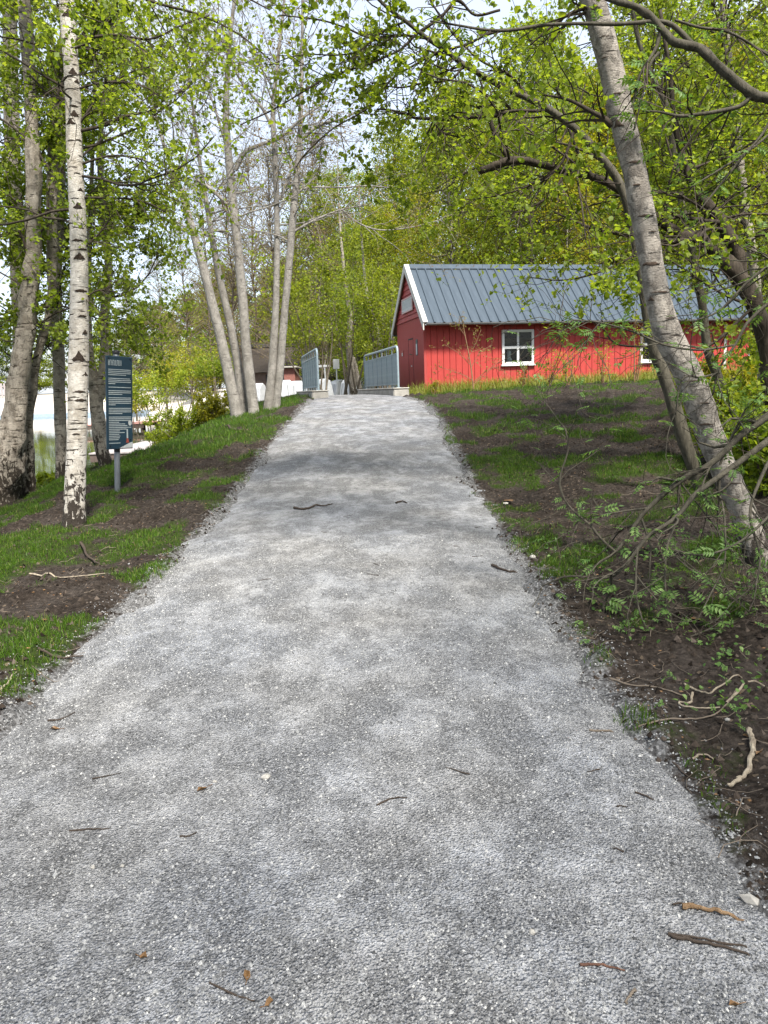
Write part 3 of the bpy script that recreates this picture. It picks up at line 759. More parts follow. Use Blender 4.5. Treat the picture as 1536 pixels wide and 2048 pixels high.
# ================================================================ jetties, far bank, buildings, beach chairs
def jetty(D0, D1, px0, px1, ztop, topm, sidem, label, skew=0):
    a = P(px0, 900, D0); b = P(px1, 900, D0)
    L = b[0] - a[0]
    e = empty('jetty', (a[0], D0, -.5), 0, label, 'jetty')
    n = max(6, int(L / .28)); w = L / n; h = ztop + .5
    pm = MB(); pm.bbox((.006, 0, h - .05), (w - .006, D1 - D0, h), .006); pm = pm.mesh('plank', topm)
    for k in range(n): put('plank', pm, e, (k * w + 0, 0, 0))
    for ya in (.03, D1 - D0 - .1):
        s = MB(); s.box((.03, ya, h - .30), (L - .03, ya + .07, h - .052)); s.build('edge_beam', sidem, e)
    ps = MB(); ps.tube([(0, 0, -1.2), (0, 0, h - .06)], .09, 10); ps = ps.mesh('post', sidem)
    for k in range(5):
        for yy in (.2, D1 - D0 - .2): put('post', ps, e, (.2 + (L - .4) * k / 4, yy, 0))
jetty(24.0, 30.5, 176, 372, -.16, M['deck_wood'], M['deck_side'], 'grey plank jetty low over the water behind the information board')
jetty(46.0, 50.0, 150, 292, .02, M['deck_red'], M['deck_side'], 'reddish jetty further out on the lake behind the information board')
# pale apron along the far bank
mb = MB(); a = np.array([-120, 99.0, -.6]); mb.bbox((-120, 98.6, -.9), (-31, 101.5, -.05), .05)
tag(mb.build('lake_apron', M['plinth_blue']), 'pale blue edge strip along the far side of the lake', 'bank edging')
def fence(x0, x1, y, z, n, label):
    e = empty('beach_fence', (x0, y, z), 0, label, 'fence')
    w = (x1 - x0) / n; pk = MB(); pk.bbox((0, 0, 0), (w * .55, .06, 2.3), .01); pk = pk.mesh('picket', M['deck_wood'])
    for k in range(n): put('picket', pk, e, (k * w, 0, 0))
    for zz in (.5, 1.7):
        s = MB(); s.box((0, .062, zz), (x1 - x0, .13, zz + .15)); s.build('fence_rail', M['deck_wood'], e)
fence(-66, -61.5, 125, 2.4, 9, 'weathered plank fence on the far beach beyond the lake')
pos = MB(); pos.bbox((-.09, -.09, 0), (.09, .09, 3.4), .01); pos = pos.mesh('frame_post', M['white_paint'])
fr = empty('climbing_frame', (-53, 124, 2.4), 0, 'white posts and rails of a frame on the far beach', 'frame')
for k in range(4): put('frame_post', pos, fr, (k * 1.7, 0, 0))
for k in range(3):
    s = MB(); s.tube([(k * 1.7, 0, 2.6), (k * 1.7 + 1.7, 0, 1.2)], .07, 6); s.build('rail', M['white_paint'], fr)

def thatched_house(px0, px1, D, eave_px, ridge_px, roofm, wallm, label, hip=.25):
    a = P(px0, eave_px, D); b = P(px1, eave_px, D); r = P((px0 + px1) / 2, ridge_px, D)
    L = b[0] - a[0]; zb = float(height0(a[0], D)); e = empty('thatched_house', (a[0], D, zb), 0, label, 'house')
    he = a[2] - zb; hr = r[2] - zb; W = 6.5
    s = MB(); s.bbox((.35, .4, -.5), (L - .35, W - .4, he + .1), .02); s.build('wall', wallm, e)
    n1, n2 = 22, 8; V = []; q = []
    mb = MB()
    rr = np.random.default_rng(int(px0))
    for side in range(2):
        grid = np.zeros((n2 + 1, n1 + 1, 3))
        for j in range(n2 + 1):
            f = j / n2
            for i in range(n1 + 1):
                u = i / n1; ins = hip * L * f * .5
                grid[j, i] = (ins + u * (L - 2 * ins), (W / 2) * f if side == 0 else W - (W / 2) * f, he + (hr - he) * (f ** .9) + rr.normal(0, .04))
        ii = np.arange(n2)[:, None] * (n1 + 1) + np.arange(n1)[None, :]
        mb.add(grid.reshape(-1, 3), q=np.stack([ii, ii + 1, ii + n1 + 2, ii + n1 + 1], -1).reshape(-1, 4))
    for xx, sg in ((0, 1), (L, -1)):
        mb.add([(xx, 0, he), (xx, W, he), (xx + sg * hip * L * .5, W / 2, hr)], t=[(0, 1, 2)])
    mb.add([(0, 0, he - .02), (L, 0, he - .02), (L, W, he - .02), (0, W, he - .02)], q=[(3, 2, 1, 0)])
    s = mb.build('thatched_roof', roofm, e)
    s = MB(); s.tube([(hip * L * .5, W / 2, hr + .02), (L - hip * L * .5, W / 2, hr + .02)], .22, 8); s.build('ridge', M['thatch_dark'], e)
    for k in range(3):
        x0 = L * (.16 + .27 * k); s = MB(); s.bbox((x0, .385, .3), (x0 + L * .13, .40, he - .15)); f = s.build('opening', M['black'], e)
    return e
thatched_house(440, 648, 56, 748, 688, M['thatch'], M['deck_side'], 'brown thatched house with dark walls behind the pale twin trees')
thatched_house(630, 830, 60, 757, 702, M['thatch_dark'], M['black'], 'dark thatched pavilion seen between the bridge railings', .5)
# small flat-roofed brick kiosk in front
ka = P(548, 790, 44); kb = P(592, 790, 44); zb = float(height0(ka[0], 44)); L = kb[0] - ka[0]
k_ = empty('brick_kiosk', (ka[0], 44, zb), 0, 'small pink brick kiosk with dark doorway behind the twin trees', 'kiosk')
s = MB(); s.bbox((0, 0, -.4), (L, 2.5, 2.1), .02); s.build('wall', M['brick_red'], k_)
s = MB(); s.bbox((-.15, -.25, 2.1), (L + .15, 2.6, 2.2), .02); s.build('roof_slab', M['concrete'], k_)
s = MB(); s.bbox((L * .12, -.02, -.2), (L * .5, -.004, 1.95)); s.build('doorway', M['black'], k_)
wa, wb = P(508, 785, 37), P(580, 785, 37); zb = float(height0(wa[0], 37))
s = MB(); s.bbox((0, 0, 0), (wb[0] - wa[0], .3, .26), .03)
o = s.build('low_wall', M['cover_white']); o.location = (wa[0], 37, zb); tag(o, 'low white wall beyond the bridge beside the pale twin trees', 'wall')
# beach chairs under white covers
bc = empty('beach_chair', (0, 0, 0))
prof = [(-.42, .06), (.42, .06), (.46, .55), (.40, .62), (.34, 1.10), (.22, 1.46), (.02, 1.58), (-.22, 1.52), (-.36, 1.30), (-.46, .60)]
s = MB(); V = []; nn = len(prof)
xsn = [-.60, -.56, -.2, .2, .56, .60]; shr = [.93, 1, 1.01, .99, 1, .93]
for xx, sc_ in zip(xsn, shr):
    V += [(xx, p[0] * sc_ + .012 * math.sin(9 * xx + 3 * i), .8 + (p[1] - .8) * sc_ + .015 * math.sin(13 * xx + 2 * i)) for i, p in enumerate(prof)]
q = [(r * nn + k, r * nn + (k + 1) % nn, (r + 1) * nn + (k + 1) % nn, (r + 1) * nn + k) for r in range(5) for k in range(nn)]
tt = [(0, k + 1, k) for k in range(1, nn - 1)] + [(5 * nn, 5 * nn + k, 5 * nn + k + 1) for k in range(1, nn - 1)]
s.add(V, t=tt, q=q); s.build('cover', M['cover_white'], bc)
s = MB(); s.bbox((-.58, -.43, 0), (.58, .43, .08), .01); s.build('base', M['brown_wood'], bc)
for xx in (-.3, .3):
    s = MB(); s.tube([(xx, -.45, .3), (xx, -.49, .62), (xx, -.40, 1.3)], .014, 5); s.build('strap', M['strap'], bc)
bcs = [(512, 40), (563, 37), (598, 40), (647, 39), (678, 41), (703, 38), (731, 41), (797, 38)]
names = ['seen between the stems of the pale twin trees', 'just left of the left bridge railing, front one', 'just left of the left bridge railing, rear one', 'nearest right of the left railing',
         'in the middle of the gap between the railings', 'right before the far spotted birch trunk', 'behind the left end of the right railing', 'between the right railing and the shed']
for i, (px, D) in enumerate(bcs):
    o = bc if i == 0 else copy_tree(bc)
    p = P(px, 790, D); z = float(height0(p[0], D))
    o.location = (p[0], D, z); o.rotation_euler = (0, 0, random.uniform(-1.2, 1.2)); o.scale = (.82, .9, random.uniform(.76, .90))
    tag(o, 'white covered beach chair ' + names[i], 'beach chair', 'covered beach chairs beyond the bridge')
def signpost(px, D, w, h, H, label):
    p = P(px, 790, D); z = float(height0(p[0], D)); e = empty('sign_post', (p[0], D, z), 0, label, 'sign')
    s = MB(); s.tube([(0, 0, 0), (0, 0, H)], .03, 8); s.build('pole', M['white_clean'], e)
    s = MB(); s.bbox((-w / 2, -.05, H - h), (w / 2, -.032, H), .004); s.build('sign_plate', M['white_clean'], e)
signpost(675, 33, .27, .42, 1.85, 'white sign plate on a pole between the bridge railings')
signpost(652, 35, .55, .10, 1.75, 'white cross bar on a pole right of the left railing')
# ================================================================ trees
def leaf_quads(mb, pos, size, rng, droop=.4, width=.42, flat=.5, full=False):
    N = len(pos)
    if N == 0: return
    a = rng.normal(0, 1, (N, 3)); a[:, 2] -= droop; a /= np.linalg.norm(a, axis=1)[:, None]
    up = rng.normal(0, flat, (N, 3)); up[:, 2] += 1
    s = np.cross(a, up); s /= np.linalg.norm(s, axis=1)[:, None] + 1e-9
    n = np.cross(s, a)
    L = (size * rng.uniform(.6, 1.25, N))[:, None]; W = L * width; f = L * rng.uniform(.02, .18, N)[:, None]
    if full:                                       # near leaves: pointed oval, folded along the midrib
        V = np.empty((N, 7, 3)); V[:, 0] = pos; V[:, 1] = pos + a * L * .22 + s * W * .8 + n * f * .8; V[:, 2] = pos + a * L * .58 + s * W * .85 + n * f; V[:, 3] = pos + a * L - n * f * .6
        V[:, 4] = pos + a * L * .58 - s * W * .85 + n * f; V[:, 5] = pos + a * L * .22 - s * W * .8 + n * f * .8; V[:, 6] = pos + a * L * .5
        b = np.arange(N)[:, None] * 7
        mb.add(V.reshape(-1, 3), t=np.concatenate([b + [k, (k + 1) % 6, 6] for k in range(6)])); return
    V = np.empty((N, 4, 3)); V[:, 0] = pos; V[:, 1] = pos + a * L * .45 + s * W + n * f; V[:, 2] = pos + a * L; V[:, 3] = pos + a * L * .45 - s * W + n * f
    b = np.arange(N)[:, None] * 4
    mb.add(V.reshape(-1, 3), t=np.concatenate([b + [0, 1, 2], b + [0, 2, 3]]))

def unit(v): return v / (np.linalg.norm(v) + 1e-12)
class Tree:
    """collects the wood and the leaves of one tree; every tree object has its own trunk, branches and foliage parts"""
    def __init__(s, seed): s.r = np.random.default_rng(seed); s.wood = MB(); s.twigs = MB(); s.trunk = MB(); s.lp = []
    def stem(s, pp, D, flare=1.25, n=14, rough=.10, ext=None, mb=None, sm=6, ws=1.0):
        """pp: (px, py, width px[, depth]); returns points and radii of the smoothed stem"""
        pts = []; rad = []
        for k, q in enumerate(pp):
            d = q[3] if len(q) > 3 else D
            pts.append(P(q[0], q[1], d)); rad.append(ws * q[2] / F_PX * d / 2)
        if ext: 
            for (dx, dy, dz, rr) in ext: pts.append(pts[-1] + np.array([dx, dy, dz])); rad.append(rr)
        c = catmull(np.column_stack([pts, rad]), sm)
        pts, rad = c[:, :3], np.maximum(c[:, 3], .002)
        if flare > 1:
            h = pts[:, 2] - pts[0, 2]; rad = rad * (1 + (flare - 1) * np.exp(-h / .18))
            gz = ground(pts[0, 0], pts[0, 1]); pts = np.vstack([[pts[0, 0], pts[0, 1], min(pts[0, 2] - .15, gz - .12)], pts]); rad = np.concatenate([[rad[0] * 1.1], rad])
        (mb or s.trunk).tube(pts, rad, n, True, rough, s.r)
        return pts, rad
    def grow(s, p, d, L, r, lev, o):
        rg = s.r; nseg = (7, 5, 4, 3)[min(lev, 3)]
        pts = [np.array(p, float)]; d = unit(np.array(d, float)); dirs = [d]
        for k in range(nseg):
            d = unit(d + rg.normal(0, o['wig'], 3) + np.array([0, 0, o['trop'][min(lev, len(o['trop']) - 1)]]))
            pts.append(pts[-1] + d * L / nseg); dirs.append(d)
        pts = np.array(pts); rad = np.linspace(r, max(r * .35, .0015), nseg + 1)
        (s.wood if lev < 2 else s.twigs).tube(pts, rad, 6 if lev == 0 else (4 if lev == 1 else 3), False)
        last = lev >= o['lev']
        if not last:
            nc = o['kids'][min(lev, len(o['kids']) - 1)]; nc = max(1, int(nc * rg.uniform(.7, 1.3)))
            for k in range(nc):
                t = rg.uniform(.2, 1.0) if k else 1.0; i = min(nseg, int(t * nseg)); fr = t * nseg - i
                q = pts[i] + (pts[min(i + 1, nseg)] - pts[i]) * max(0, fr)
                ax = unit(np.cross(dirs[i], rg.normal(0, 1, 3))); an = rg.uniform(.45, 1.05)
                nd = dirs[i] * math.cos(an) + ax * math.sin(an)
                s.grow(q, nd, L * rg.uniform(.38, .66) * (1.15 - .4 * t), max(rad[i] * .6, .0015), lev + 1, o)
        if lev >= o['lev'] - 1:
            n = int(o['leaf'] * (1 if last else .6) * rg.uniform(.5, 1.5))
            if n:
                t = rg.uniform(.25, 1.0, n) * nseg; i = np.minimum(t.astype(int), nseg - 1); f = (t - i)[:, None]
                s.lp.append(pts[i] * (1 - f) + pts[i + 1] * f + rg.normal(0, o.get('jit', .02), (n, 3)))
    def branch_out(s, pts, rad, count, z0, z1, Lr, o, az=None, el=(.1, .9), rscale=.4):
        """side branches on a stem between two heights; az limits their direction"""
        rg = s.r; ok = np.where((pts[:, 2] > z0) & (pts[:, 2] < z1))[0]
        if len(ok) == 0: return
        for k in range(count):
            i = rg.choice(ok); a = rg.uniform(0, 2 * math.pi) if az is None else rg.normal(az[0], az[1]); e = rg.uniform(*el)
            d = np.array([math.cos(a) * math.cos(e), math.sin(a) * math.cos(e), math.sin(e)])
            f = (pts[i, 2] - z0) / (z1 - z0 + 1e-6)
            L = rg.uniform(*Lr) * (1.15 - .5 * f)
            s.grow(pts[i], d, L, min(rad[i] * rscale, .0065 * L + .003), 0, o)
    def limb(s, pp, D, o=None, count=0, Lr=(.3, .8), n=8, mb=None, rough=.06):
        pts, rad = s.stem(pp, D, 1.0, n, rough, None, mb or s.wood)
        if o:
            rg = s.r
            for k in range(count):
                i = rg.integers(len(pts) // 8, len(pts)); tan = unit(pts[min(i + 1, len(pts) - 1)] - pts[max(i - 1, 0)])
                ax = unit(np.cross(tan, rg.normal(0, 1, 3))); an = rg.uniform(.5, 1.15)
                s.grow(pts[i], tan * math.cos(an) + ax * math.sin(an), rg.uniform(*Lr), min(rad[i] * .6, .012), o.get('start', 1), o)
        return pts, rad
    def finish(s, name, base, label, barkm, leafm, leaf_size, cat='tree', group=None, woodm=None, twigm=None, droop=.4, full=False):
        base = np.asarray(base, float)
        e = empty(name, base, 0, label, cat, group)
        if s.trunk.n: s.trunk.build('trunk', barkm, e, True, base)
        if s.wood.n: tag(s.wood.build('branches', woodm or M['bark_dark'], e, True, base), kind='stuff')
        if s.twigs.n: tag(s.twigs.build('twigs', twigm or M['twig'], e, False, base), kind='stuff')
        if s.lp:
            f = MB(); leaf_quads(f, np.vstack(s.lp), leaf_size, s.r, droop, full=full); tag(f.build('crown', leafm, e, False, base), kind='stuff')
        return e
def scars(parent, base, pts, rad, spec, mat, seed=0):
    """dark marks on birch bark: curved patches lying on the trunk; spec = (pixel row, angle from the camera side, width, height)"""
    rg = random.Random(seed); base = np.asarray(base)
    rows = np.array([CY - F_PX * np.dot(p - CAM, _U) / np.dot(p - CAM, _F) for p in pts])
    for (pyx, ang, w, h) in spec:
        i = int(np.argmin(abs(rows - pyx))); i = min(max(i, 1), len(pts) - 2)
        c, r = pts[i], rad[i]; tc = CAM - c; tc[2] = 0; tc = unit(tc); sd = np.array([-tc[1], tc[0], 0])
        ax = pts[i + 1] - pts[i - 1]; ax = ax / ax[2]; D_ = c[1]
        wedge = h > .64 * w; n = 9; top = []; bot = []
        for k in range(n + 1):
            u = -1 + 2 * k / n
            hi = ((1 - abs(u)) ** 1.4 * .95 - .2 * abs(u)) if wedge else (.35 * (1 - u * u) - .1)
            lo = -.30 - .12 * (1 - u * u) if wedge else -.25 * (1 - u * u) - .12
            hi += rg.uniform(-.10, .12); lo += rg.uniform(-.14, .08)
            if k in (0, n): hi = lo + .08
            for lst, v in ((top, hi), (bot, lo)):
                a = ang + u * (w / 2 / F_PX * D_) / r; z = v * h * .62 / F_PX * D_
                lst.append(c + ax * z + (tc * math.cos(a) + sd * math.sin(a)) * r * 1.03)
        mid = [(p + q) / 2 + unit((p + q) / 2 - c) * .004 for p, q in zip(top, bot)]
        V = top + mid + bot; m = n + 1
        q_ = [(a_ + k, a_ + k + 1, a_ + m + k + 1, a_ + m + k) for a_ in (0, m) for k in range(n)]
        mb = MB(); mb.add(V, q=q_); mb.build('bark_scar', mat, parent, True, base)
M['scar'] = plain('scar', (.035, .026, .02), .9, .1, 0, .6, 60, .6)
M['scar_brown'] = plain('scar_brown', (.075, .055, .042), .9, .1, 0, .5, 60, .6)

BO = dict(wig=.20, trop=[.02, -.04, -.10], lev=3, kids=[8, 5, 3], leaf=7, jit=.025)       # birch branches: fine, drooping
# ---- white birch left of the path
t = Tree(1); D = G(148, 1052)[1]
pts, rad = t.stem([(148, 1056, 44), (150, 1000, 41), (153, 900, 39), (156, 800, 38), (158, 700, 37), (159, 600, 34), (157, 500, 32), (154, 400, 30), (149, 300, 29), (146, 200, 28), (140, 100, 27), (133, 0, 27), (126, -120, 25), (118, -400, 19), (110, -800, 11), (108, -1100, 5)], D, 1.15, 20, .05)
t.branch_out(pts, rad, 18, 3.2, 9.0, (1.0, 2.0), BO, el=(-.15, .6), rscale=.18)
for pp in ([(160, 262, 7), (210, 250, 6), (255, 232, 5), (300, 222, 4), (330, 200, 3), (380, 175, 2)], [(163, 395, 5), (215, 396, 4), (260, 398, 4), (300, 408, 3), (332, 425, 2)],
           [(156, 250, 5), (175, 225, 4), (205, 185, 3), (250, 150, 3), (310, 130, 2)], [(165, 500, 4), (200, 465, 3), (225, 430, 2)], [(150, 80, 6), (230, 70, 5), (300, 78, 4), (360, 52, 3), (420, 30, 2)],
           [(130, -60, 7), (220, -30, 6), (310, 5, 5), (400, 30, 4), (480, 70, 3), (540, 120, 2)], [(128, -120, 7), (240, -70, 6), (350, -50, 5), (460, -20, 4), (540, 20, 2)], [(157, 330, 5), (220, 312, 4), (280, 318, 3), (340, 345, 2)],
           [(146, 180, 5), (210, 165, 4), (280, 170, 3), (330, 200, 2)], [(146, 200, 5), (100, 190, 4), (60, 150, 3)], [(165, 600, 4), (200, 580, 3), (250, 590, 2)]):
    t.limb(pp, D, dict(BO, start=2, leaf=5), 16, (.25, .6))
e = t.finish('birch_tree', pts[1], 'slender white birch with black marks standing beside the information board', M['bark_birch'], M['leaf_birch'], .048)
scars(e, pts[1], pts, rad, [(38, .1, 24, 16), (70, .7, 12, 8), (80, -.6, 13, 8), (108, .5, 12, 6), (146, .2, 18, 16), (170, .7, 12, 9), (212, .1, 16, 9), (233, .1, 16, 14), (252, -.4, 18, 12), (290, .6, 13, 8), (352, .2, 12, 5), (385, .5, 12, 9),
       (392, -.3, 16, 6), (418, .1, 18, 14), (475, -.1, 22, 12), (495, .6, 18, 10), (522, .1, 22, 16), (580, .2, 24, 14), (640, .3, 18, 10), (668, .6, 12, 12), (712, .0, 26, 24), (745, .7, 14, 10), (775, .1, 24, 12), (808, .3, 24, 14), (860, -.1, 14, 8)], M['scar'], 3)
# ---- old leaning birch clump at the left edge
t = Tree(2); D = 10.8; b = P(5, 1012, D)
p1, r1 = t.stem([(-14, 1018, 74), (4, 955, 72), (16, 905, 62), (27, 850, 50), (36, 780, 40), (47, 700, 37), (54, 640, 34), (62, 560, 32), (67, 480, 30), (68, 400, 30), (66, 300, 26), (60, 180, 23), (48, 0, 21), (40, -200, 18), (30, -600, 8)], D, 1.2, 22, .22)
p2, r2 = t.stem([(53, 1000, 34, D + .5), (54, 968, 30, D + .5), (55, 900, 24, D + .45), (56, 845, 18, D + .4), (64, 788, 16, D + .35), (72, 733, 15, D + .3), (82, 686, 15, D + .3), (95, 645, 15, D + .3), (104, 580, 17, D + .3), (104, 480, 20, D + .3), (103, 400, 20, D + .3), (106, 320, 19, D + .3), (114, 200, 16, D + .3), (124, 90, 14, D + .3), (140, -20, 12, D + .3), (170, -300, 6, D + .3)], D, 1.2, 16, .14)
for (p_, r_, c_) in ((p1, r1, 12), (p2, r2, 12)): t.branch_out(p_, r_, c_, 2.0, 7.5, (.9, 2.0), BO, el=(-.1, .9), rscale=.3)
for pp in ([(60, 520, 6), (40, 465, 5), (22, 462, 4), (-10, 480, 3)], [(100, 340, 6), (60, 285, 5), (20, 250, 4), (-20, 225, 3)], [(100, 440, 6), (92, 425, 6), (104, 415, 4)], [(115, 190, 7), (140, 130, 6), (170, 60, 5), (200, -20, 4)]):
    t.limb(pp, D, dict(BO, start=2, leaf=8), 8, (.25, .6))
t.finish('birch_tree', b, 'thick old grey birch leaning in from the left edge with a second stem', M['bark_old'], M['leaf_birch'], .06)
# ---- further birches of the left clump
t = Tree(3); D = 12.0
p1, r1 = t.stem([(124, 955, 22), (122, 880, 22), (119, 790, 22), (117, 700, 23), (112, 620, 22), (113, 560, 19), (119, 450, 17), (124, 330, 14), (126, 200, 12), (130, 50, 10), (135, -200, 6)], D, 1.2, 14, .08)
t.branch_out(p1, r1, 14, 2.2, 7.5, (.8, 1.8), BO)
t.finish('birch_tree', p1[1], 'thin grey birch just behind and left of the white birch', M['bark_birch_grey'], M['leaf_birch'], .06)
t = Tree(4); D = 12.0; b = P(210, 930, D)
p1, r1 = t.stem([(212, 932, 26), (203, 890, 27), (194, 820, 26), (190, 770, 24), (183, 735, 18), (178, 690, 15), (176, 620, 13), (178, 500, 11), (182, 380, 8), (190, 200, 6), (195, 0, 4)], D, 1.1, 14, .12)
p2, r2 = t.stem([(194, 812, 16), (204, 775, 22), (209, 730, 21), (212, 680, 19), (209, 630, 18), (213, 590, 16), (217, 530, 15), (208, 450, 14), (202, 360, 12), (201, 280, 10), (210, 180, 8), (225, 60, 6), (235, -80, 4)], D, 1.0, 14, .12)
for (p_, r_) in ((p1, r1), (p2, r2)): t.branch_out(p_, r_, 8, 2.8, 7.5, (.8, 1.8), BO)
t.finish('birch_tree', b, 'forked birch with peeling base directly behind the information board', M['bark_birch_grey'], M['leaf_birch'], .06)
t = Tree(5); D = 13.0
p1, r1 = t.stem([(44, 985, 30), (42, 800, 29), (41, 650, 28), (32, 450, 28), (23, 250, 28), (20, 0, 26), (16, -250, 20), (10, -600, 8)], D, 1.1, 12, .08)
t.branch_out(p1, r1, 16, 2.2, 9, (1.0, 2.2), BO)
t.finish('birch_tree', p1[1], 'straight pale grey trunk furthest back at the left edge', M['bark_birch_grey'], M['leaf_birch'], .065)

t = Tree(15); D = 11.5
p1, r1 = t.stem([(-62, 1010, 26), (-66, 700, 24), (-60, 450, 22), (-52, 200, 18), (-45, 0, 16), (-40, -300, 8)], D, 1.1, 10, .08)
t.branch_out(p1, r1, 10, 2.5, 8, (1.2, 2.4), BO, az=(0.2, 1.1))
t.finish('birch_tree', p1[1], 'birch just outside the left edge whose leafy boughs reach into the picture', M['bark_birch_grey'], M['leaf_birch'], .065)

# ---- pale smooth-barked trees by the bridge, almost bare
PO = dict(wig=.16, trop=[.06, .02, -.02], lev=3, kids=[6, 4, 3], leaf=1.5, jit=.02)
t = Tree(6); b = G(485, 832); D = b[1]
S = [[(476, 838, 40), (462, 770, 36), (447, 700, 33), (430, 630, 31), (413, 560, 28), (397, 500, 26), (380, 440, 22), (360, 380, 18), (343, 335, 14), (325, 280, 10), (300, 180, 7), (275, 40, 5), (260, -100, 3)],
     [(490, 830, 30, D + .3), (477, 740, 28, D + .3), (463, 660, 26, D + .3), (447, 590, 24, D + .3), (432, 520, 21, D + .3), (417, 430, 16, D + .3), (402, 340, 12, D + .3), (390, 250, 9, D + .3), (372, 100, 6, D + .3), (365, -100, 3, D + .3)],
     [(508, 830, 36), (500, 760, 34), (492, 690, 31), (486, 610, 29), (478, 520, 28), (468, 420, 26), (458, 320, 24), (452, 220, 20), (458, 100, 14), (470, -20, 10), (480, -200, 6)]]
for k, pp in enumerate(S):
    p_, r_ = t.stem(pp, D, 1.1, 14, .07, ws=.60)
    t.branch_out(p_, r_, 16, 4.2, 10.5, (1.2, 2.6), PO, el=(.1, 1.0))
for pp in ([(395, 360, 8), (430, 385, 7), (455, 410, 6)], [(470, 340, 9), (490, 305, 8), (520, 290, 7), (560, 275, 6), (600, 240, 4), (650, 205, 3)], [(400, 470, 5), (425, 462, 5), (455, 462, 4)], [(455, 300, 6), (440, 250, 5), (420, 190, 4), (380, 120, 3)]):
    t.limb(pp, D, dict(PO, start=1, leaf=1.6), 10, (.5, 1.2))
t.finish('pale_tree', b, 'pale smooth tree with three leaning stems nearest the lake', M['bark_pale'], M['leaf_bud'], .05, woodm=M['bark_pale'], twigm=M['twig_light'])
t = Tree(7); b = G(542, 820); D = b[1]
S = [[(536, 822, 30), (543, 750, 27), (548, 680, 24), (552, 600, 20), (554, 500, 18), (553, 400, 17), (549, 300, 16), (546, 225, 14), (556, 120, 10), (570, -20, 7), (575, -200, 3)],
     [(552, 818, 24), (560, 740, 23), (567, 650, 22), (575, 560, 22), (583, 470, 22), (591, 380, 19), (598, 300, 16), (602, 220, 13), (604, 100, 10), (606, -50, 7), (608, -200, 3)]]
for k, pp in enumerate(S):
    p_, r_ = t.stem(pp, D, 1.1, 14, .07, ws=.64)
    t.branch_out(p_, r_, 16, 4.6, 11, (1.2, 2.6), PO, el=(.1, 1.0))
for pp in ([(585, 465, 5), (630, 440, 4), (680, 420, 3), (730, 410, 2)], [(682, 418, 3), (715, 445, 3), (760, 460, 2.5), (820, 455, 2), (880, 440, 1.5)], [(592, 385, 5), (620, 375, 4), (680, 375, 3), (740, 372, 2.5), (800, 380, 2), (815, 400, 1)],
           [(602, 280, 7), (640, 250, 6), (690, 235, 4), (760, 200, 3)], [(548, 260, 7), (520, 210, 5), (480, 160, 4), (450, 90, 3)], [(560, 400, 6), (590, 330, 5), (650, 280, 3)]):
    t.limb(pp, D, dict(PO, start=1, leaf=1.6), 14, (.5, 1.4))
t.finish('pale_tree', b, 'pale smooth twin-stemmed tree beside the left bridge railing', M['bark_pale'], M['leaf_bud'], .05, woodm=M['bark_pale'], twigm=M['twig_light'])

# ---- right side: leaning birch
t = Tree(8); b = G(1522, 1140); D = b[1]
pts, rad = t.stem([(1526, 1150, 54), (1508, 1090, 52), (1480, 1010, 50), (1448, 940, 50), (1418, 865, 52), (1400, 815, 54), (1376, 750, 54), (1338, 676, 51), (1317, 600, 48), (1301, 515, 45), (1284, 420, 45), (1266, 330, 44), (1244, 240, 43), (1225, 150, 43), (1205, 70, 43), (1186, 0, 42), (1160, -100, 40), (1110, -350, 34), (1060, -700, 22), (1040, -1000, 8)], D, 1.1, 22, .07)
t.branch_out(pts, rad, 9, 4.4, 8.0, (1.0, 2.0), BO)
for pp in ([(1225, 250, 16), (1205, 235, 10), (1180, 222, 8), (1150, 205, 6), (1120, 195, 5), (1085, 190, 3)], [(1190, 30, 9), (1165, 18, 7), (1120, 40, 5), (1060, 90, 3)]):
    t.limb(pp, D, dict(BO, start=2, leaf=6), 8, (.25, .6))
e = t.finish('leaning_birch', b, 'thick grey birch trunk leaning left across the shed roof', M['bark_lean'], M['leaf_near'], .05, full=True)
scars(e, b, pts, rad, [(25, -.1, 16, 12), (85, .1, 30, 6), (190, .1, 24, 8), (252, -.5, 22, 18), (325, .1, 26, 10), (375, -.1, 14, 8), (435, .2, 30, 12), (525, -.1, 34, 16), (585, .3, 40, 8), (605, -.6, 14, 10), (640, .5, 20, 6), (760, .2, 30, 8), (850, -.1, 34, 10), (880, .2, 18, 8), (962, .1, 46, 8), (120, -.4, 16, 5), (290, -.3, 18, 5), (470, .5, 14, 5), (690, -.2, 26, 5), (810, .4, 22, 6), (920, -.3, 26, 7), (1000, .2, 22, 9), (1050, -.2, 26, 9)], M['scar_brown'], 9)
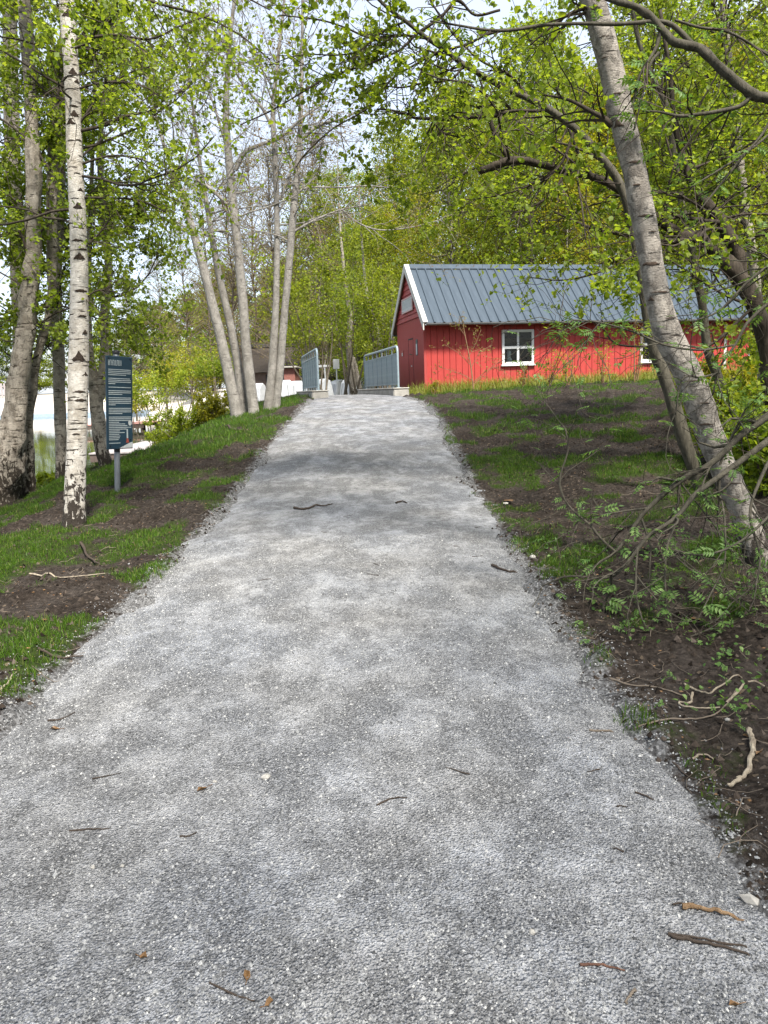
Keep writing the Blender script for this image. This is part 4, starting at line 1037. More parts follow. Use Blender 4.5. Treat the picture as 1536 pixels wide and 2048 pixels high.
# ---- slim grey leaning rowan behind it, its top arching over the path
NO = dict(wig=.24, trop=[.0, -.02, -.05], lev=3, kids=[5, 4, 3], leaf=7, jit=.02)
t = Tree(9); b = G(1402, 985); D = b[1]
pts, rad = t.stem([(1404, 990, 20), (1385, 930, 24), (1362, 860, 28), (1341, 790, 25), (1326, 745, 24), (1310, 705, 22), (1298, 650, 20), (1283, 560, 18), (1265, 450, 17), (1238, 365, 16), (1190, 300, 14), (1150, 257, 13), (1104, 223, 12), (1057, 197, 11), (1012, 177, 11), (975, 157, 10), (929, 130, 10), (895, 103, 9), (855, 77, 8), (812, 43, 7), (772, 13, 6), (720, -40, 5), (640, -120, 3)], D, 1.2, 12, .06)
L1 = [[(1100, 220, 7), (1070, 222, 6), (1024, 222, 6), (985, 232, 7), (945, 234, 7), (905, 238, 7), (862, 237, 6), (830, 236, 5), (812, 229, 4), (785, 221, 4), (755, 218, 3)],
      [(1000, 20, 5), (950, 30, 5), (915, 0, 5), (879, 37, 5), (835, 67, 5), (799, 100, 4), (739, 127, 4), (699, 140, 4), (655, 155, 4), (612, 180, 3), (545, 220, 3), (480, 250, 2)],
      [(1010, 60, 5), (972, 70, 5), (930, 90, 5), (879, 103, 4), (829, 130, 4), (785, 157, 4), (745, 207, 4), (719, 227, 3), (662, 260, 3), (609, 310, 3), (592, 335, 2)],
      [(855, 77, 5), (800, 70, 4), (740, 75, 4), (690, 55, 3), (640, 40, 3), (560, 30, 2)], [(812, 43, 4), (770, 60, 4), (720, 100, 3), (680, 110, 3), (600, 110, 2), (540, 130, 2)],
      [(929, 130, 5), (900, 160, 4), (850, 165, 4), (800, 175, 3), (740, 165, 2)], [(865, 240, 3), (880, 260, 3), (900, 270, 3), (925, 275, 2)],
      [(1057, 197, 6), (1020, 150, 5), (960, 120, 4), (900, 60, 4), (860, 0, 3)], [(1150, 257, 6), (1120, 330, 5), (1060, 370, 4), (1000, 390, 3), (930, 400, 2)]]
for pp in L1: t.limb(pp, D, dict(NO, start=2, leaf=5), 22, (.25, .8))
t.branch_out(pts, rad, 10, 3.2, 7, (.8, 1.8), NO, az=(math.pi, .9), el=(-.3, .6))
t.finish('leaning_rowan', b, 'slim grey rowan leaning beside the birch and arching over the path', M['bark_grey'], M['leaf_near'], .055, woodm=M['bark_dark'], full=True)
# ---- dark crooked tree at the right edge
t = Tree(10); D = 8.0
b = G(1560, 880, 12); D = min(max(b[1], 7.4), 8.4); bx = P(1560, 800, D); b = np.array([bx[0], D, ground(bx[0], D)])
pts, rad = t.stem([(1562, 900, 46), (1548, 760, 40), (1530, 670, 36), (1512, 615, 34), (1490, 572, 33), (1462, 535, 31), (1432, 502, 29), (1398, 478, 27), (1360, 468, 22), (1318, 438, 19), (1270, 405, 16), (1225, 372, 14), (1184, 353, 14), (1134, 343, 13), (1077, 327, 13), (1031, 320, 14), (1000, 328, 15), (979, 336, 14), (957, 343, 13)], D, 1.15, 14, .18)
q1, s1 = t.stem([(1486, 560, 20), (1474, 505, 26), (1455, 470, 26), (1437, 440, 25), (1417, 412, 22), (1390, 383, 16), (1370, 330, 12), (1350, 250, 10), (1340, 150, 8), (1320, 20, 6)], D + .1, 1.0, 12, .16)
q2, s2 = t.stem([(1020, 322, 12), (1012, 308, 10), (1000, 290, 10), (990, 270, 9), (982, 245, 8), (972, 210, 6), (960, 160, 4), (930, 110, 3)], D, 1.0, 8, .1, None, t.wood)
for pp in ([(1385, 480, 14), (1350, 482, 12), (1300, 478, 10), (1250, 470, 7), (1180, 455, 5), (1100, 420, 3)], [(1440, 445, 10), (1400, 440, 8), (1340, 430, 5)], [(1134, 343, 6), (1100, 390, 5), (1050, 420, 4), (990, 430, 3)], [(1184, 353, 7), (1150, 290, 5), (1120, 200, 4), (1090, 90, 3)],
           [(1317, 440, 6), (1280, 500, 5), (1210, 540, 4), (1130, 560, 3), (1060, 555, 2)], [(1512, 615, 7), (1450, 590, 5), (1400, 560, 4), (1340, 520, 3)], [(1500, 620, 6), (1420, 690, 5), (1360, 690, 4), (1240, 690, 4), (1200, 650, 3), (1160, 640, 3)]):
    t.limb(pp, D - .05, dict(NO, start=2, leaf=6), 14, (.3, .9))
t.branch_out(q1, s1, 9, 3, 8, (1, 2.2), NO, el=(0, .9))
t.branch_out(pts, rad, 14, 2.6, 7, (.8, 2.0), NO, el=(-.2, .9))
t.finish('crooked_tree', b, 'dark crooked tree at the right edge with a sawn-off limb over the shed', M['bark_dark'], M['leaf_birch'], .055)
# ---- thin trunk before the shed's right end
t = Tree(11); b = G(1470, 880, 12); D = min(b[1], 9.5)
p1, r1 = t.stem([(1472, 880, 20), (1466, 840, 20), (1451, 789, 19), (1430, 740, 18), (1416, 701, 17), (1409, 651, 16), (1404, 605, 16), (1396, 568, 15), (1387, 515, 14), (1378, 470, 13), (1364, 410, 12), (1350, 320, 11), (1334, 217, 11), (1311, 167, 9), (1280, 90, 8), (1262, 0, 7), (1240, -150, 4)], D, 1.2, 12, .08)
t.branch_out(p1, r1, 22, 2.5, 7.5, (.9, 2.2), NO)
t.finish('slim_tree', b, 'slim brown trunk bending in front of the right end of the shed', M['bark_grey'], M['leaf_birch'], .055)
t = Tree(12); D = 11.0
p1, r1 = t.stem([(1530, 850, 22), (1524, 700, 20), (1515, 610, 19), (1511, 560, 18), (1498, 467, 17), (1490, 405, 17), (1482, 344, 16), (1474, 262, 15), (1462, 160, 14), (1451, 67, 13), (1445, -60, 11), (1440, -400, 5)], D, 1.2, 12, .1)
t.branch_out(p1, r1, 30, 3, 9.5, (1.0, 2.6), BO)
t.finish('birch_tree', p1[1], 'straight spotted birch behind the dark crooked tree at the right edge', M['bark_birch_grey'], M['leaf_birch'], .06)

# ---- rowan at the right, its trunk outside the picture: thick limb across the top corner, arching branches near the ground
RO = dict(wig=.22, trop=[-.02, -.03, -.04], lev=2, kids=[4, 3, 2], leaf=1, jit=.004)
t = Tree(13); D = 4.7
base = np.array([3.35, 4.9, ground(3.35, 4.9)])
tp = catmull([base - [0, 0, .2], base + [0, 0, .4], base + [-.05, .0, 1.3], base + [-.15, -.05, 2.2], base + [-.2, -.1, 3.0], base + [-.1, -.1, 4.2], base + [.1, 0, 5.6], base + [.2, .2, 7]], 6)
tr_ = np.interp(tp[:, 2] - base[2], [-.2, .3, 2, 4, 7], [.16, .12, .10, .075, .02]); t.trunk.tube(tp, tr_, 16, True, .1, t.r)
pa_, ra_ = t.stem([(1690, 300, 30), (1600, 225, 27), (1536, 197, 25), (1507, 190, 24), (1471, 163, 22), (1434, 130, 21), (1401, 97, 20), (1372, 90, 19), (1347, 83, 18), (1324, 60, 18), (1297, 30, 17), (1257, 10, 15), (1217, -2, 13), (1150, -30, 10), (1050, -80, 6)], D, 1.0, 14, .22, None, t.wood, ws=.8)
up = []
for pp in ([(1385, 92, 12), (1365, 68, 10), (1340, 48, 9), (1310, 43, 8), (1270, 46, 7), (1225, 48, 7), (1160, 47, 6), (1090, 50, 6), (1024, 60, 6), (975, 60, 5), (912, 50, 4), (860, 42, 3)], [(1500, 195, 9), (1480, 212, 8), (1450, 220, 8), (1410, 227, 7), (1360, 232, 6), (1320, 224, 4), (1285, 222, 3)],
           [(1320, 65, 8), (1310, 100, 6), (1280, 150, 5), (1268, 200, 4), (1262, 215, 3)], [(1318, 105, 6), (1300, 130, 5), (1285, 190, 4), (1268, 260, 3)], [(1350, 40, 5), (1400, 55, 5), (1460, 65, 5), (1536, 110, 4)],
           [(1560, 190, 6), (1530, 260, 5), (1480, 320, 5), (1440, 370, 4), (1400, 420, 3)], [(1560, 250, 5), (1500, 300, 4), (1430, 345, 4), (1380, 375, 3)]):
    up.append(t.limb(pp, D, dict(RO, start=2, lev=2, wig=.2, leaf=1.5), 7, (.2, .5)))
low = []
for pp in ([(1680, 730, 18, 4.8), (1600, 775, 17, 4.7), (1536, 832, 16, 4.6), (1480, 872, 14, 4.6), (1425, 925, 13, 4.6), (1360, 962, 12, 4.6), (1297, 1016, 10, 4.6), (1270, 1050, 9, 4.6), (1235, 1100, 7, 4.6), (1200, 1125, 5, 4.6), (1145, 1163, 4, 4.65), (1108, 1190, 3, 4.7)],
           [(1680, 790, 16, 4.75), (1600, 835, 15, 4.6), (1536, 882, 14, 4.5), (1450, 945, 12, 4.45), (1390, 990, 11, 4.4), (1352, 1035, 10, 4.4), (1300, 1070, 9, 4.4), (1275, 1100, 8, 4.4), (1245, 1138, 7, 4.4), (1210, 1156, 5, 4.45), (1135, 1153, 4, 4.6), (1085, 1172, 3, 4.7)],
           [(1297, 1016, 5, 4.6), (1250, 1022, 4, 4.6), (1205, 1030, 4, 4.65), (1165, 1035, 3, 4.7), (1150, 1050, 2, 4.7)], [(1232, 1105, 5, 4.6), (1200, 1075, 5, 4.62), (1180, 1050, 5, 4.65), (1145, 1020, 4, 4.7), (1125, 990, 4, 4.7), (1120, 955, 4, 4.7), (1136, 900, 3, 4.7), (1131, 858, 3, 4.7)],
           [(1358, 1035, 5, 4.4), (1335, 1090, 4, 4.35), (1330, 1160, 4, 4.3), (1333, 1210, 3, 4.25), (1320, 1240, 3, 4.2), (1303, 1262, 2, 4.2)], [(1222, 1150, 6, 4.4), (1223, 1175, 5, 4.45), (1212, 1200, 5, 4.5), (1203, 1220, 4, 4.5)],
           [(1275, 1100, 4, 4.4), (1272, 1150, 4, 4.3), (1274, 1200, 4, 4.2), (1290, 1250, 3, 4.1), (1320, 1275, 3, 4.05), (1360, 1278, 3, 4.0), (1410, 1262, 3, 4.0), (1445, 1240, 2, 4.0)],
           [(1272, 1150, 3, 4.3), (1300, 1185, 3, 4.25), (1340, 1225, 3, 4.2), (1380, 1243, 3, 4.15), (1425, 1243, 2, 4.1)], [(1430, 965, 5, 4.5), (1445, 1010, 4, 4.4), (1450, 1060, 4, 4.3), (1448, 1130, 3, 4.2), (1420, 1190, 3, 4.1), (1395, 1240, 2, 4.05)],
           [(1280, 1050, 3, 4.6), (1320, 1080, 3, 4.5), (1370, 1130, 3, 4.4), (1440, 1180, 2, 4.3)], [(1365, 970, 3, 4.6), (1420, 1040, 3, 4.5), (1480, 1120, 3, 4.4), (1536, 1170, 2, 4.3)],
           [(1560, 880, 8, 4.4), (1520, 960, 7, 4.3), (1500, 1030, 6, 4.2), (1520, 1110, 5, 4.1), (1510, 1180, 4, 4.0)], [(1600, 960, 8, 4.2), (1540, 1030, 6, 4.1), (1470, 1090, 5, 4.0), (1400, 1110, 4, 4.0), (1350, 1100, 3, 4.0)],
           [(1440, 930, 5, 4.6), (1455, 890, 4, 4.6), (1480, 840, 4, 4.6), (1500, 800, 3, 4.6)], [(1425, 925, 4, 4.6), (1410, 955, 4, 4.55), (1405, 985, 4, 4.5), (1420, 1010, 3, 4.45)], [(1640, 640, 9, 4.5), (1560, 600, 7, 4.5), (1500, 640, 6, 4.5), (1470, 690, 5, 4.5), (1440, 735, 4, 4.5), (1425, 790, 3, 4.5)],
           [(1640, 500, 9, 4.5), (1560, 520, 7, 4.5), (1500, 560, 5, 4.5), (1440, 620, 4, 4.5), (1395, 640, 3, 4.5)], [(1440, 745, 4, 4.5), (1400, 755, 4, 4.5), (1380, 752, 3, 4.5), (1362, 765, 3, 4.5), (1350, 830, 3, 4.5)], [(1470, 690, 4, 4.5), (1400, 700, 4, 4.5), (1330, 690, 4, 4.5), (1270, 665, 4, 4.5), (1200, 645, 3, 4.5), (1145, 640, 3, 4.5)],
           [(1200, 645, 3, 4.5), (1180, 670, 2, 4.5), (1165, 700, 2, 4.5)], [(1145, 640, 3, 4.5), (1125, 660, 2, 4.5), (1115, 675, 2, 4.5)]):
    low.append(t.limb(pp, 4.5, dict(RO, start=1, lev=2, wig=.22, leaf=1.2, kids=[3, 3]), 8, (.2, .55)))
# join limbs to the trunk outside the picture
for pp, rr in ((P(1690, 300, D), .05), (P(1680, 730, 4.8), .03), (P(1680, 790, 4.75), .027), (P(1640, 640, 4.5), .015), (P(1640, 500, 4.5), .015), (P(1600, 960, 4.2), .014)):
    zt = min(max(pp[2] - .25, base[2] + .4), base[2] + 5)
    q = tp[np.argmin(abs(tp[:, 2] - zt))]
    t.wood.tube(catmull([q, (q + pp) / 2 + [0, 0, .06], pp], 4), np.linspace(rr * 1.3, rr, 9), 8, False)
lp_rowan = np.vstack(t.lp); t.lp = []
rowan = t.finish('rowan_tree', base, 'rowan whose thin arching branches hang over the right bank to the ground', M['bark_grey'], M['leaf_rowan'], .05, woodm=M['bark_grey'], twigm=M['twig'])
# compound rowan leaves, each a part of its own
def compound(n, L, W, seed):
    r = np.random.default_rng(seed); mb = MB()
    for k in range(n):
        f = .22 + .72 * (k // 2) / ((n - 1) / 2) if k < n - 1 else .95
        sd = 1 if k % 2 else -1; a = 1.05 if k < n - 1 else 0.0
        b = np.array([f * L, 0, .06 * L * math.sin(f * 3)]); l = L * (.42 - .16 * abs(f - .5)) ; w = l * .20
        d = np.array([math.cos(a), sd * math.sin(a), -.25 + r.normal(0, .12)]); d = unit(d); s_ = unit(np.cross(d, (0, 0, 1)))
        up_ = np.array([0, 0, w * .35])
        V = [b, b + d * l * .4 + s_ * w + up_, b + d * l, b + d * l * .4 - s_ * w + up_]
        mb.add(V, t=[(0, 1, 2), (0, 2, 3)])
    mb.tube([(0, 0, 0), (L * .5, 0, .05 * L), (L * .95, 0, .01)], .0012, 3, False)
    return mb
lmesh = [compound(9, .10, .02, k).mesh('leaf', M['leaf_rowan']) for k in range(4)]
rg = np.random.default_rng(77); nl = 0
spots = []
for (p_, r_) in low:
    for k in range(9): spots.append(p_[rg.integers(len(p_) // 5, len(p_))])
for (p_, r_) in up:
    for k in range(5): spots.append(p_[rg.integers(len(p_) // 4, len(p_))])
vt = np.vstack(t.twigs.v) if t.twigs.v else None
for k in range(70): spots.append(vt[rg.integers(len(vt))])
for q in spots[:300]:
    nn = rg.integers(1, 3)
    o = put('leaf', lmesh[rg.integers(4)], rowan, tuple(q - base), (rg.normal(0, .5), rg.normal(.15, .5), rg.uniform(0, 6.28)), tuple([rg.uniform(.6, 1.25)] * 3))
def scatter_compound(mb, pos, lo, hi, r, tilt=.5):
    """many compound leaves joined into one mesh"""
    for q in pos:
        k = protoV[r.integers(4)]; a = r.uniform(0, 6.28); sc_ = r.uniform(lo, hi); cx, sx_ = math.cos(a), math.sin(a); ti = r.normal(.1, tilt)
        V = k[0] * sc_; V = np.stack([V[:, 0] * math.cos(ti) + V[:, 2] * math.sin(ti), V[:, 1], -V[:, 0] * math.sin(ti) + V[:, 2] * math.cos(ti)], -1)
        V = np.stack([V[:, 0] * cx - V[:, 1] * sx_, V[:, 0] * sx_ + V[:, 1] * cx, V[:, 2]], -1); mb.add(V + q, t=k[1])
protoV = []
for k in range(4):
    m_ = compound(9, .10, .02, k); protoV.append((np.vstack(m_.v), np.vstack(m_.t)))
f = MB(); scatter_compound(f, lp_rowan, .4, .9, rg); tag(f.build('crown', M['leaf_rowan'], rowan, False, base), kind='stuff')

# ================================================================ woods behind
def cloud_tree(name, seed, H, R, crown0, nclump, nleaf, lsize, barkm, leafm, tr=.16, lean=0, twiggy=0):
    """background tree: tapered trunk, limbs reaching into leaf clumps of uneven size"""
    r = np.random.default_rng(seed); e = empty(name, (0, 0, 0)); T = MB(); B = MB(); F = MB()
    tp = [np.array([0, 0, -.3])]
    for k in range(1, 11): tp.append(np.array([lean * k / 10 * H * .1 + r.normal(0, .10), r.normal(0, .10), H * k / 10.5]))
    tp = catmull(tp, 3); T.tube(tp, np.linspace(tr, .02, len(tp)) ** 1.0, 8, True, .06, r)
    T.build('trunk', barkm, e, True)
    lp = []
    for k in range(nclump):
        f = r.random() ** .85; z = H * (crown0 + (1 - crown0) * f)
        rad_ = R * (1 - .75 * f ** 1.8) * (0.35 + .65 * math.sin(min(1, (f + .12) * 2.2) * math.pi / 2)) * r.uniform(.3, 1.08)
        a = r.random() * 6.283; c = np.array([math.cos(a) * rad_, math.sin(a) * rad_, z])
        i = min(len(tp) - 1, int(len(tp) * max(.05, (z - rad_ * .5) / H))); s0 = tp[i]
        mid = (s0 + c) / 2 + [0, 0, r.normal(.1, .2)] + r.normal(0, .15, 3)
        bl = catmull([s0, mid, c], 3); B.tube(bl, np.linspace(min(.05, .012 * rad_ + .012), .006, len(bl)), 4, False)
        for m in range(twiggy):
            d = unit(r.normal(0, 1, 3) + [0, 0, .3]); B.tube([c, c + d * .35 + r.normal(0, .05, 3), c + d * .8 + r.normal(0, .1, 3)], [.008, .006, .003], 3, False)
        sz = r.uniform(.35, .95); nn = int(nleaf * sz * r.uniform(.5, 1.4))
        lp.append(c + r.normal(0, 1, (nn, 3)) * np.array([sz * .62, sz * .62, sz * .40]))
    leaf_quads(F, np.vstack(lp), lsize, r, .3)
    B.build('branches', M['twig_light'] if twiggy else M['bark_wood'], e); tag(F.build('crown', leafm, e), kind='stuff')
    return e
protos = [cloud_tree('wood_tree', 101, 17, 3.3, .10, 190, 135, .15, M['bark_birch_grey'], M['leaf_wood'], .15),
          cloud_tree('wood_tree', 102, 20, 3.8, .14, 210, 135, .16, M['bark_wood'], M['leaf_wood'], .19),
          cloud_tree('wood_tree', 103, 15, 3.0, .07, 180, 130, .14, M['bark_birch_grey'], M['leaf_yellow'], .13, .4),
          cloud_tree('wood_tree', 104, 18, 3.6, .12, 190, 120, .15, M['bark_wood'], M['leaf_birch'], .17, -.3),
          cloud_tree('wood_tree', 105, 14, 2.8, .22, 150, 34, .10, M['bark_birch_grey'], M['leaf_bud'], .12, .2, 7)]
lab = ['mid-green tree of the wood', 'broad green tree of the wood', 'yellow-green tree of the wood', 'bright leafy birch of the wood', 'twiggy half-bare tree of the wood']
ORD = ['first', 'second', 'third', 'fourth', 'fifth', 'sixth', 'seventh', 'eighth', 'ninth', 'tenth', 'eleventh', 'twelfth', 'thirteenth', 'fourteenth', 'fifteenth', 'sixteenth', 'seventeenth', 'eighteenth', 'nineteenth', 'twentieth', 'twenty-first', 'twenty-second', 'twenty-third', 'twenty-fourth']
# (px at eye level, distance, prototype, scale)
WT = [(655, 47, 4, .75), (700, 50, 4, .85), (735, 46, 0, .62), (775, 44, 2, .72), (690, 66, 0, .8), (620, 78, 0, .7), (745, 60, 3, .95), (800, 52, 1, .9), (845, 41, 2, .72), (880, 55, 0, 1.1), (925, 44, 3, .95), (965, 60, 1, 1.1), (1000, 40, 2, .9),
      (1040, 48, 0, 1.05), (1085, 38, 3, .95), (1120, 55, 1, 1.15), (1165, 42, 0, 1.0), (1200, 36, 2, .95), (1245, 47, 3, 1.1), (1290, 38, 1, .95), (1330, 52, 0, 1.15), (1370, 40, 3, 1.0), (1420, 35, 2, 1.0), (1455, 46, 1, 1.05), (1500, 38, 0, 1.0), (1550, 34, 3, .95), (1600, 42, 1, 1.0),
      (905, 35, 0, .8), (1060, 34, 3, .85), (1140, 33, 2, .7), (1360, 33.5, 0, .8), (1650, 34, 2, .9), (820, 70, 1, 1.1), (1010, 72, 1, 1.3), (1180, 70, 0, 1.4), (1300, 72, 1, 1.3), (1480, 66, 1, 1.2), (1700, 50, 1, 1.1), (770, 37, 0, .55), (715, 40, 3, .5)]
protos.append(cloud_tree('wood_tree', 106, 21, 4.2, .20, 190, 55, .11, M['bark_wood'], M['leaf_bud'], .16, .1, 8))
WT += [(330, 78, 5, .8), (385, 62, 5, .75), (430, 70, 5, .95), (480, 58, 5, .8), (520, 72, 5, 1.05), (560, 52, 5, .8), (605, 62, 5, 1.0), (650, 58, 5, .95), (270, 90, 5, .8), (642, 50, 0, .85), (688, 53, 3, .85), (612, 72, 3, .9)]
lab.append('tall airy budding tree by the wood')
used = set()
for (px, D, k, sc_) in WT:
    o = protos[k] if k not in used else copy_tree(protos[k]); used.add(k)
    p = P(px, 780, D); o.location = (p[0], D, float(height0(p[0], D)) - .05); o.rotation_euler = (0, 0, random.uniform(0, 6.28)); o.scale = (sc_, sc_, sc_)
    row = 0 if D < 42 else (1 if D < 56 else 2)
    rank = sorted(q[0] for q in WT if (0 if q[1] < 42 else (1 if q[1] < 56 else 2)) == row).index(px)
    tag(o, lab[k] + ', ' + ORD[rank] + ' from the bridge in its ' + ('front', 'middle', 'rear')[row] + ' row', 'tree', 'trees of the wood behind the shed')
# far bank of the lake
fp = [cloud_tree('lakeside_tree', 201, 15, 4.5, .08, 150, 110, .30, M['bark_wood'], M['leaf_wood'], .2), cloud_tree('lakeside_tree', 202, 13, 4.0, .06, 140, 110, .30, M['bark_wood'], M['leaf_bright'], .2), cloud_tree('lakeside_tree', 203, 17, 3.0, .05, 150, 120, .28, M['bark_wood'], M['leaf_dark'], .2)]
FT = [(-40, 135, 0, 1), (20, 140, 2, .8), (70, 136, 1, .85), (120, 138, 0, 1.0), (170, 140, 2, .9), (215, 134, 1, .95), (260, 132, 0, .8), (300, 128, 2, .85), (345, 120, 1, .95), (385, 112, 0, 1.0), (425, 104, 1, .95), (465, 100, 0, 1.05), (505, 96, 2, .7), (545, 94, 1, .9), (585, 90, 0, 1.0), (630, 90, 1, .9), (330, 150, 0, 1.1), (440, 130, 0, 1.2), (560, 120, 0, 1.2), (-110, 140, 1, 1.1), (-200, 135, 0, 1.2), (-300, 120, 1, 1.2)]
used = set(); fl = ['round green tree on the far side of the lake', 'bright green tree on the far side of the lake', 'dark narrow tree on the far side of the lake']
for (px, D, k, sc_) in FT:
    o = fp[k] if k not in used else copy_tree(fp[k]); used.add(k)
    p = P(px, 780, D); o.location = (p[0], D, float(height0(p[0], D)) - .1); o.rotation_euler = (0, 0, random.uniform(0, 6.28)); o.scale = (sc_, sc_, sc_)
    rank = sorted(q[0] for q in FT).index(px)
    tag(o, fl[k] + ', ' + ORD[rank] + ' from the left', 'tree', 'trees beyond the lake')

# ---- shrubs
def shrub(name, seed, px, D, H, R, n, lsize, leafm, label, stems=7, barkm=None, base=None, bare=.25, cat='shrub', group=None, squash=1.0):
    r = np.random.default_rng(seed); p = P(px, 800, D) if base is None else base; z = ground(p[0], D) if base is None else base[2]
    p = np.array([p[0], p[1] if base is not None else D, z]); B = MB(); lp = []
    for k in range(stems):
        a = r.random() * 6.283; o_ = r.uniform(.15, .95) * R; c = p + [math.cos(a) * o_, math.sin(a) * o_ * squash, H * r.uniform(.6, 1.0)]
        s0 = p + [r.normal(0, .10 * R), r.normal(0, .10 * R), -.05]; pt = catmull([s0, (s0 + c) / 2 + r.normal(0, .10 * R, 3), c], 4)
        B.tube(pt, np.linspace(.010 + .006 * H, .003, len(pt)), 5, False)
        for m in range(9):
            i = r.integers(int(len(pt) * bare), len(pt)); d = unit(r.normal(0, 1, 3) + [0, 0, .5]); l = H * r.uniform(.08, .28)
            tw = np.array([pt[i], pt[i] + d * l * .5 + r.normal(0, .02, 3), pt[i] + d * l]); B.tube(tw, [.004, .003, .0015], 3, False)
            f = r.uniform(.1, 1.1, n)[:, None]; lp.append(pt[i] + d * l * f + r.normal(0, l * .22, (n, 3)))
    e = empty(name, p, 0, label, cat, group)
    B.build('stems', barkm or M['twig_light'], e, False, p); F = MB(); L_ = np.vstack(lp); L_ = L_[L_[:, 2] > p[2] + H * bare * .8]; leaf_quads(F, L_, lsize, r, .2); tag(F.build('foliage', leafm, e, False, p), kind='stuff')
    return e
shrub('lakeside_shrub', 301, 375, 20.2, .95, 1.2, 50, .055, M['leaf_bright'], 'bright yellow-green bush on the bank beside the three-stemmed pale tree', 26, bare=.05)
shrub('lakeside_shrub', 302, 425, 19.5, .8, .7, 40, .055, M['leaf_yellow'], 'yellowish bush tight against the three-stemmed pale tree', 18, bare=.05)
shrub('lakeside_shrub', 303, 318, 21.5, 1.0, .9, 50, .055, M['leaf_bright'], 'low pale bush at the water by the plank jetty', 16, bare=.05)
shrub('sand_shrub', 304, 300, 41, 4.4, 2.2, 46, .11, M['leaf_bright'], 'tall thin-stemmed shrub standing before the white beach', 11, bare=.8)
shrub('sand_shrub', 305, 362, 44, 5.2, 2.6, 46, .12, M['leaf_yellow'], 'orange-tinged shrub before the white beach, left of the pale trees', 12, bare=.75)
shrub('sand_shrub', 306, 405, 42, 4.6, 2.0, 46, .11, M['leaf_birch'], 'green shrub before the beach half behind the pale trees', 11, bare=.75)
shrub('sand_shrub', 307, 255, 46, 4.4, 2.0, 46, .12, M['leaf_yellow'], 'yellowish shrub before the beach, seen right above the information board', 10, bare=.75)
shrub('shore_sedge', 308, 96, 15.5, .45, .8, 40, .10, M['leaf_bright'], 'clump of yellow-green sedge at the water between the left birches', 26, bare=.0)
# behind the bridge and along the shed
shrub('bridge_shrub', 311, 640, 30, 5.5, 2.6, 60, .10, M['leaf_wood'], 'leafy shrub overhanging the left bridge railing from behind', 9, M['bark_wood'], bare=.5)
shrub('bridge_shrub', 312, 770, 29, 5.0, 1.8, 60, .09, M['leaf_wood'], 'green shrub between the right bridge railing and the shed gable', 10, M['bark_wood'], bare=.4)
shrub('bridge_shrub', 313, 705, 31, 6.0, 2.0, 50, .09, M['leaf_birch'], 'tall green shrub behind the gap of the bridge', 6, M['bark_wood'], bare=.5)
t = Tree(31)
for pp in ([(706, 800, 15), (703, 740, 16), (697, 690, 13), (700, 640, 11), (690, 560, 7), (680, 450, 4), (676, 360, 2), (674, 280, 1)], [(722, 795, 10), (715, 755, 10), (706, 715, 9)], [(772, 760, 10), (764, 700, 10), (752, 650, 9), (738, 610, 8), (728, 540, 5), (720, 420, 3), (716, 330, 1)]):
    p_, r_ = t.stem(pp, 31.5, 1.1, 8, .1)
    t.branch_out(p_, r_, 8, 3, 9, (.8, 2), dict(BO, leaf=4))
bb = P(706, 800, 31.5); t.finish('birch_tree', bb, 'spotted birch with slanting stems standing just beyond the bridge', M['bark_birch_grey'], M['leaf_wood'], .09)
# saplings and weeds against the shed wall
t = Tree(32); D = 20.6
p_, r_ = t.stem([(948, 792, 2.6), (944, 750, 2.4), (938, 710, 2), (930, 670, 1.6), (925, 638, 1)], D, 1.0, 6, .0)
for pp in ([(938, 712, 3), (950, 690, 2), (962, 660, 2)], [(941, 730, 3), (915, 705, 2), (890, 690, 1.5)], [(942, 735, 3), (960, 705, 2), (985, 690, 1.5)], [(945, 760, 3), (915, 745, 2), (880, 735, 1.5)], [(946, 770, 3), (975, 745, 2), (1000, 720, 1.5)], [(930, 672, 2), (920, 655, 2), (918, 638, 1.5)], [(946, 765, 3), (985, 735, 2), (1010, 745, 1.5)]):
    t.limb([(a_, b_, c_ * .42) for (a_, b_, c_) in pp], D, dict(PO, start=2, lev=3, leaf=3), 9, (.12, .4), 5)
t.finish('bare_sapling', P(948, 792, D), 'thin nearly bare sapling in front of the red shed wall left of the window', M['twig_tan'], M['leaf_bud'], .045, cat='sapling', woodm=M['twig_tan'], twigm=M['twig_tan'])
for k, (px, py1, D, H, nm, lb) in enumerate(((1100, 715, 20.8, .9, 'leaf_yellow', 'small yellow-green sapling right of the first shed window'), (1135, 700, 20.5, 1.1, 'leaf_bright', 'taller yellow-green sapling midway along the shed wall'), (1205, 690, 20.9, 1.3, 'leaf_yellow', 'spindly yellow sapling leaning right on the shed wall'),
                                         (1272, 640, 20.9, 2.0, 'leaf_yellow', 'tall leafy stalk at the left edge of the second shed window'), (870, 760, 20.8, .4, 'leaf_yellow', 'tiny yellow sprout at the shed corner'), (1045, 740, 20.7, .6, 'leaf_bud', 'brownish sprout under the first shed window'))):
    shrub('sapling', 330 + k, px, D, H, .25, 9, .045, M[nm], lb, 4, M['twig_tan'], bare=.2, cat='sapling')
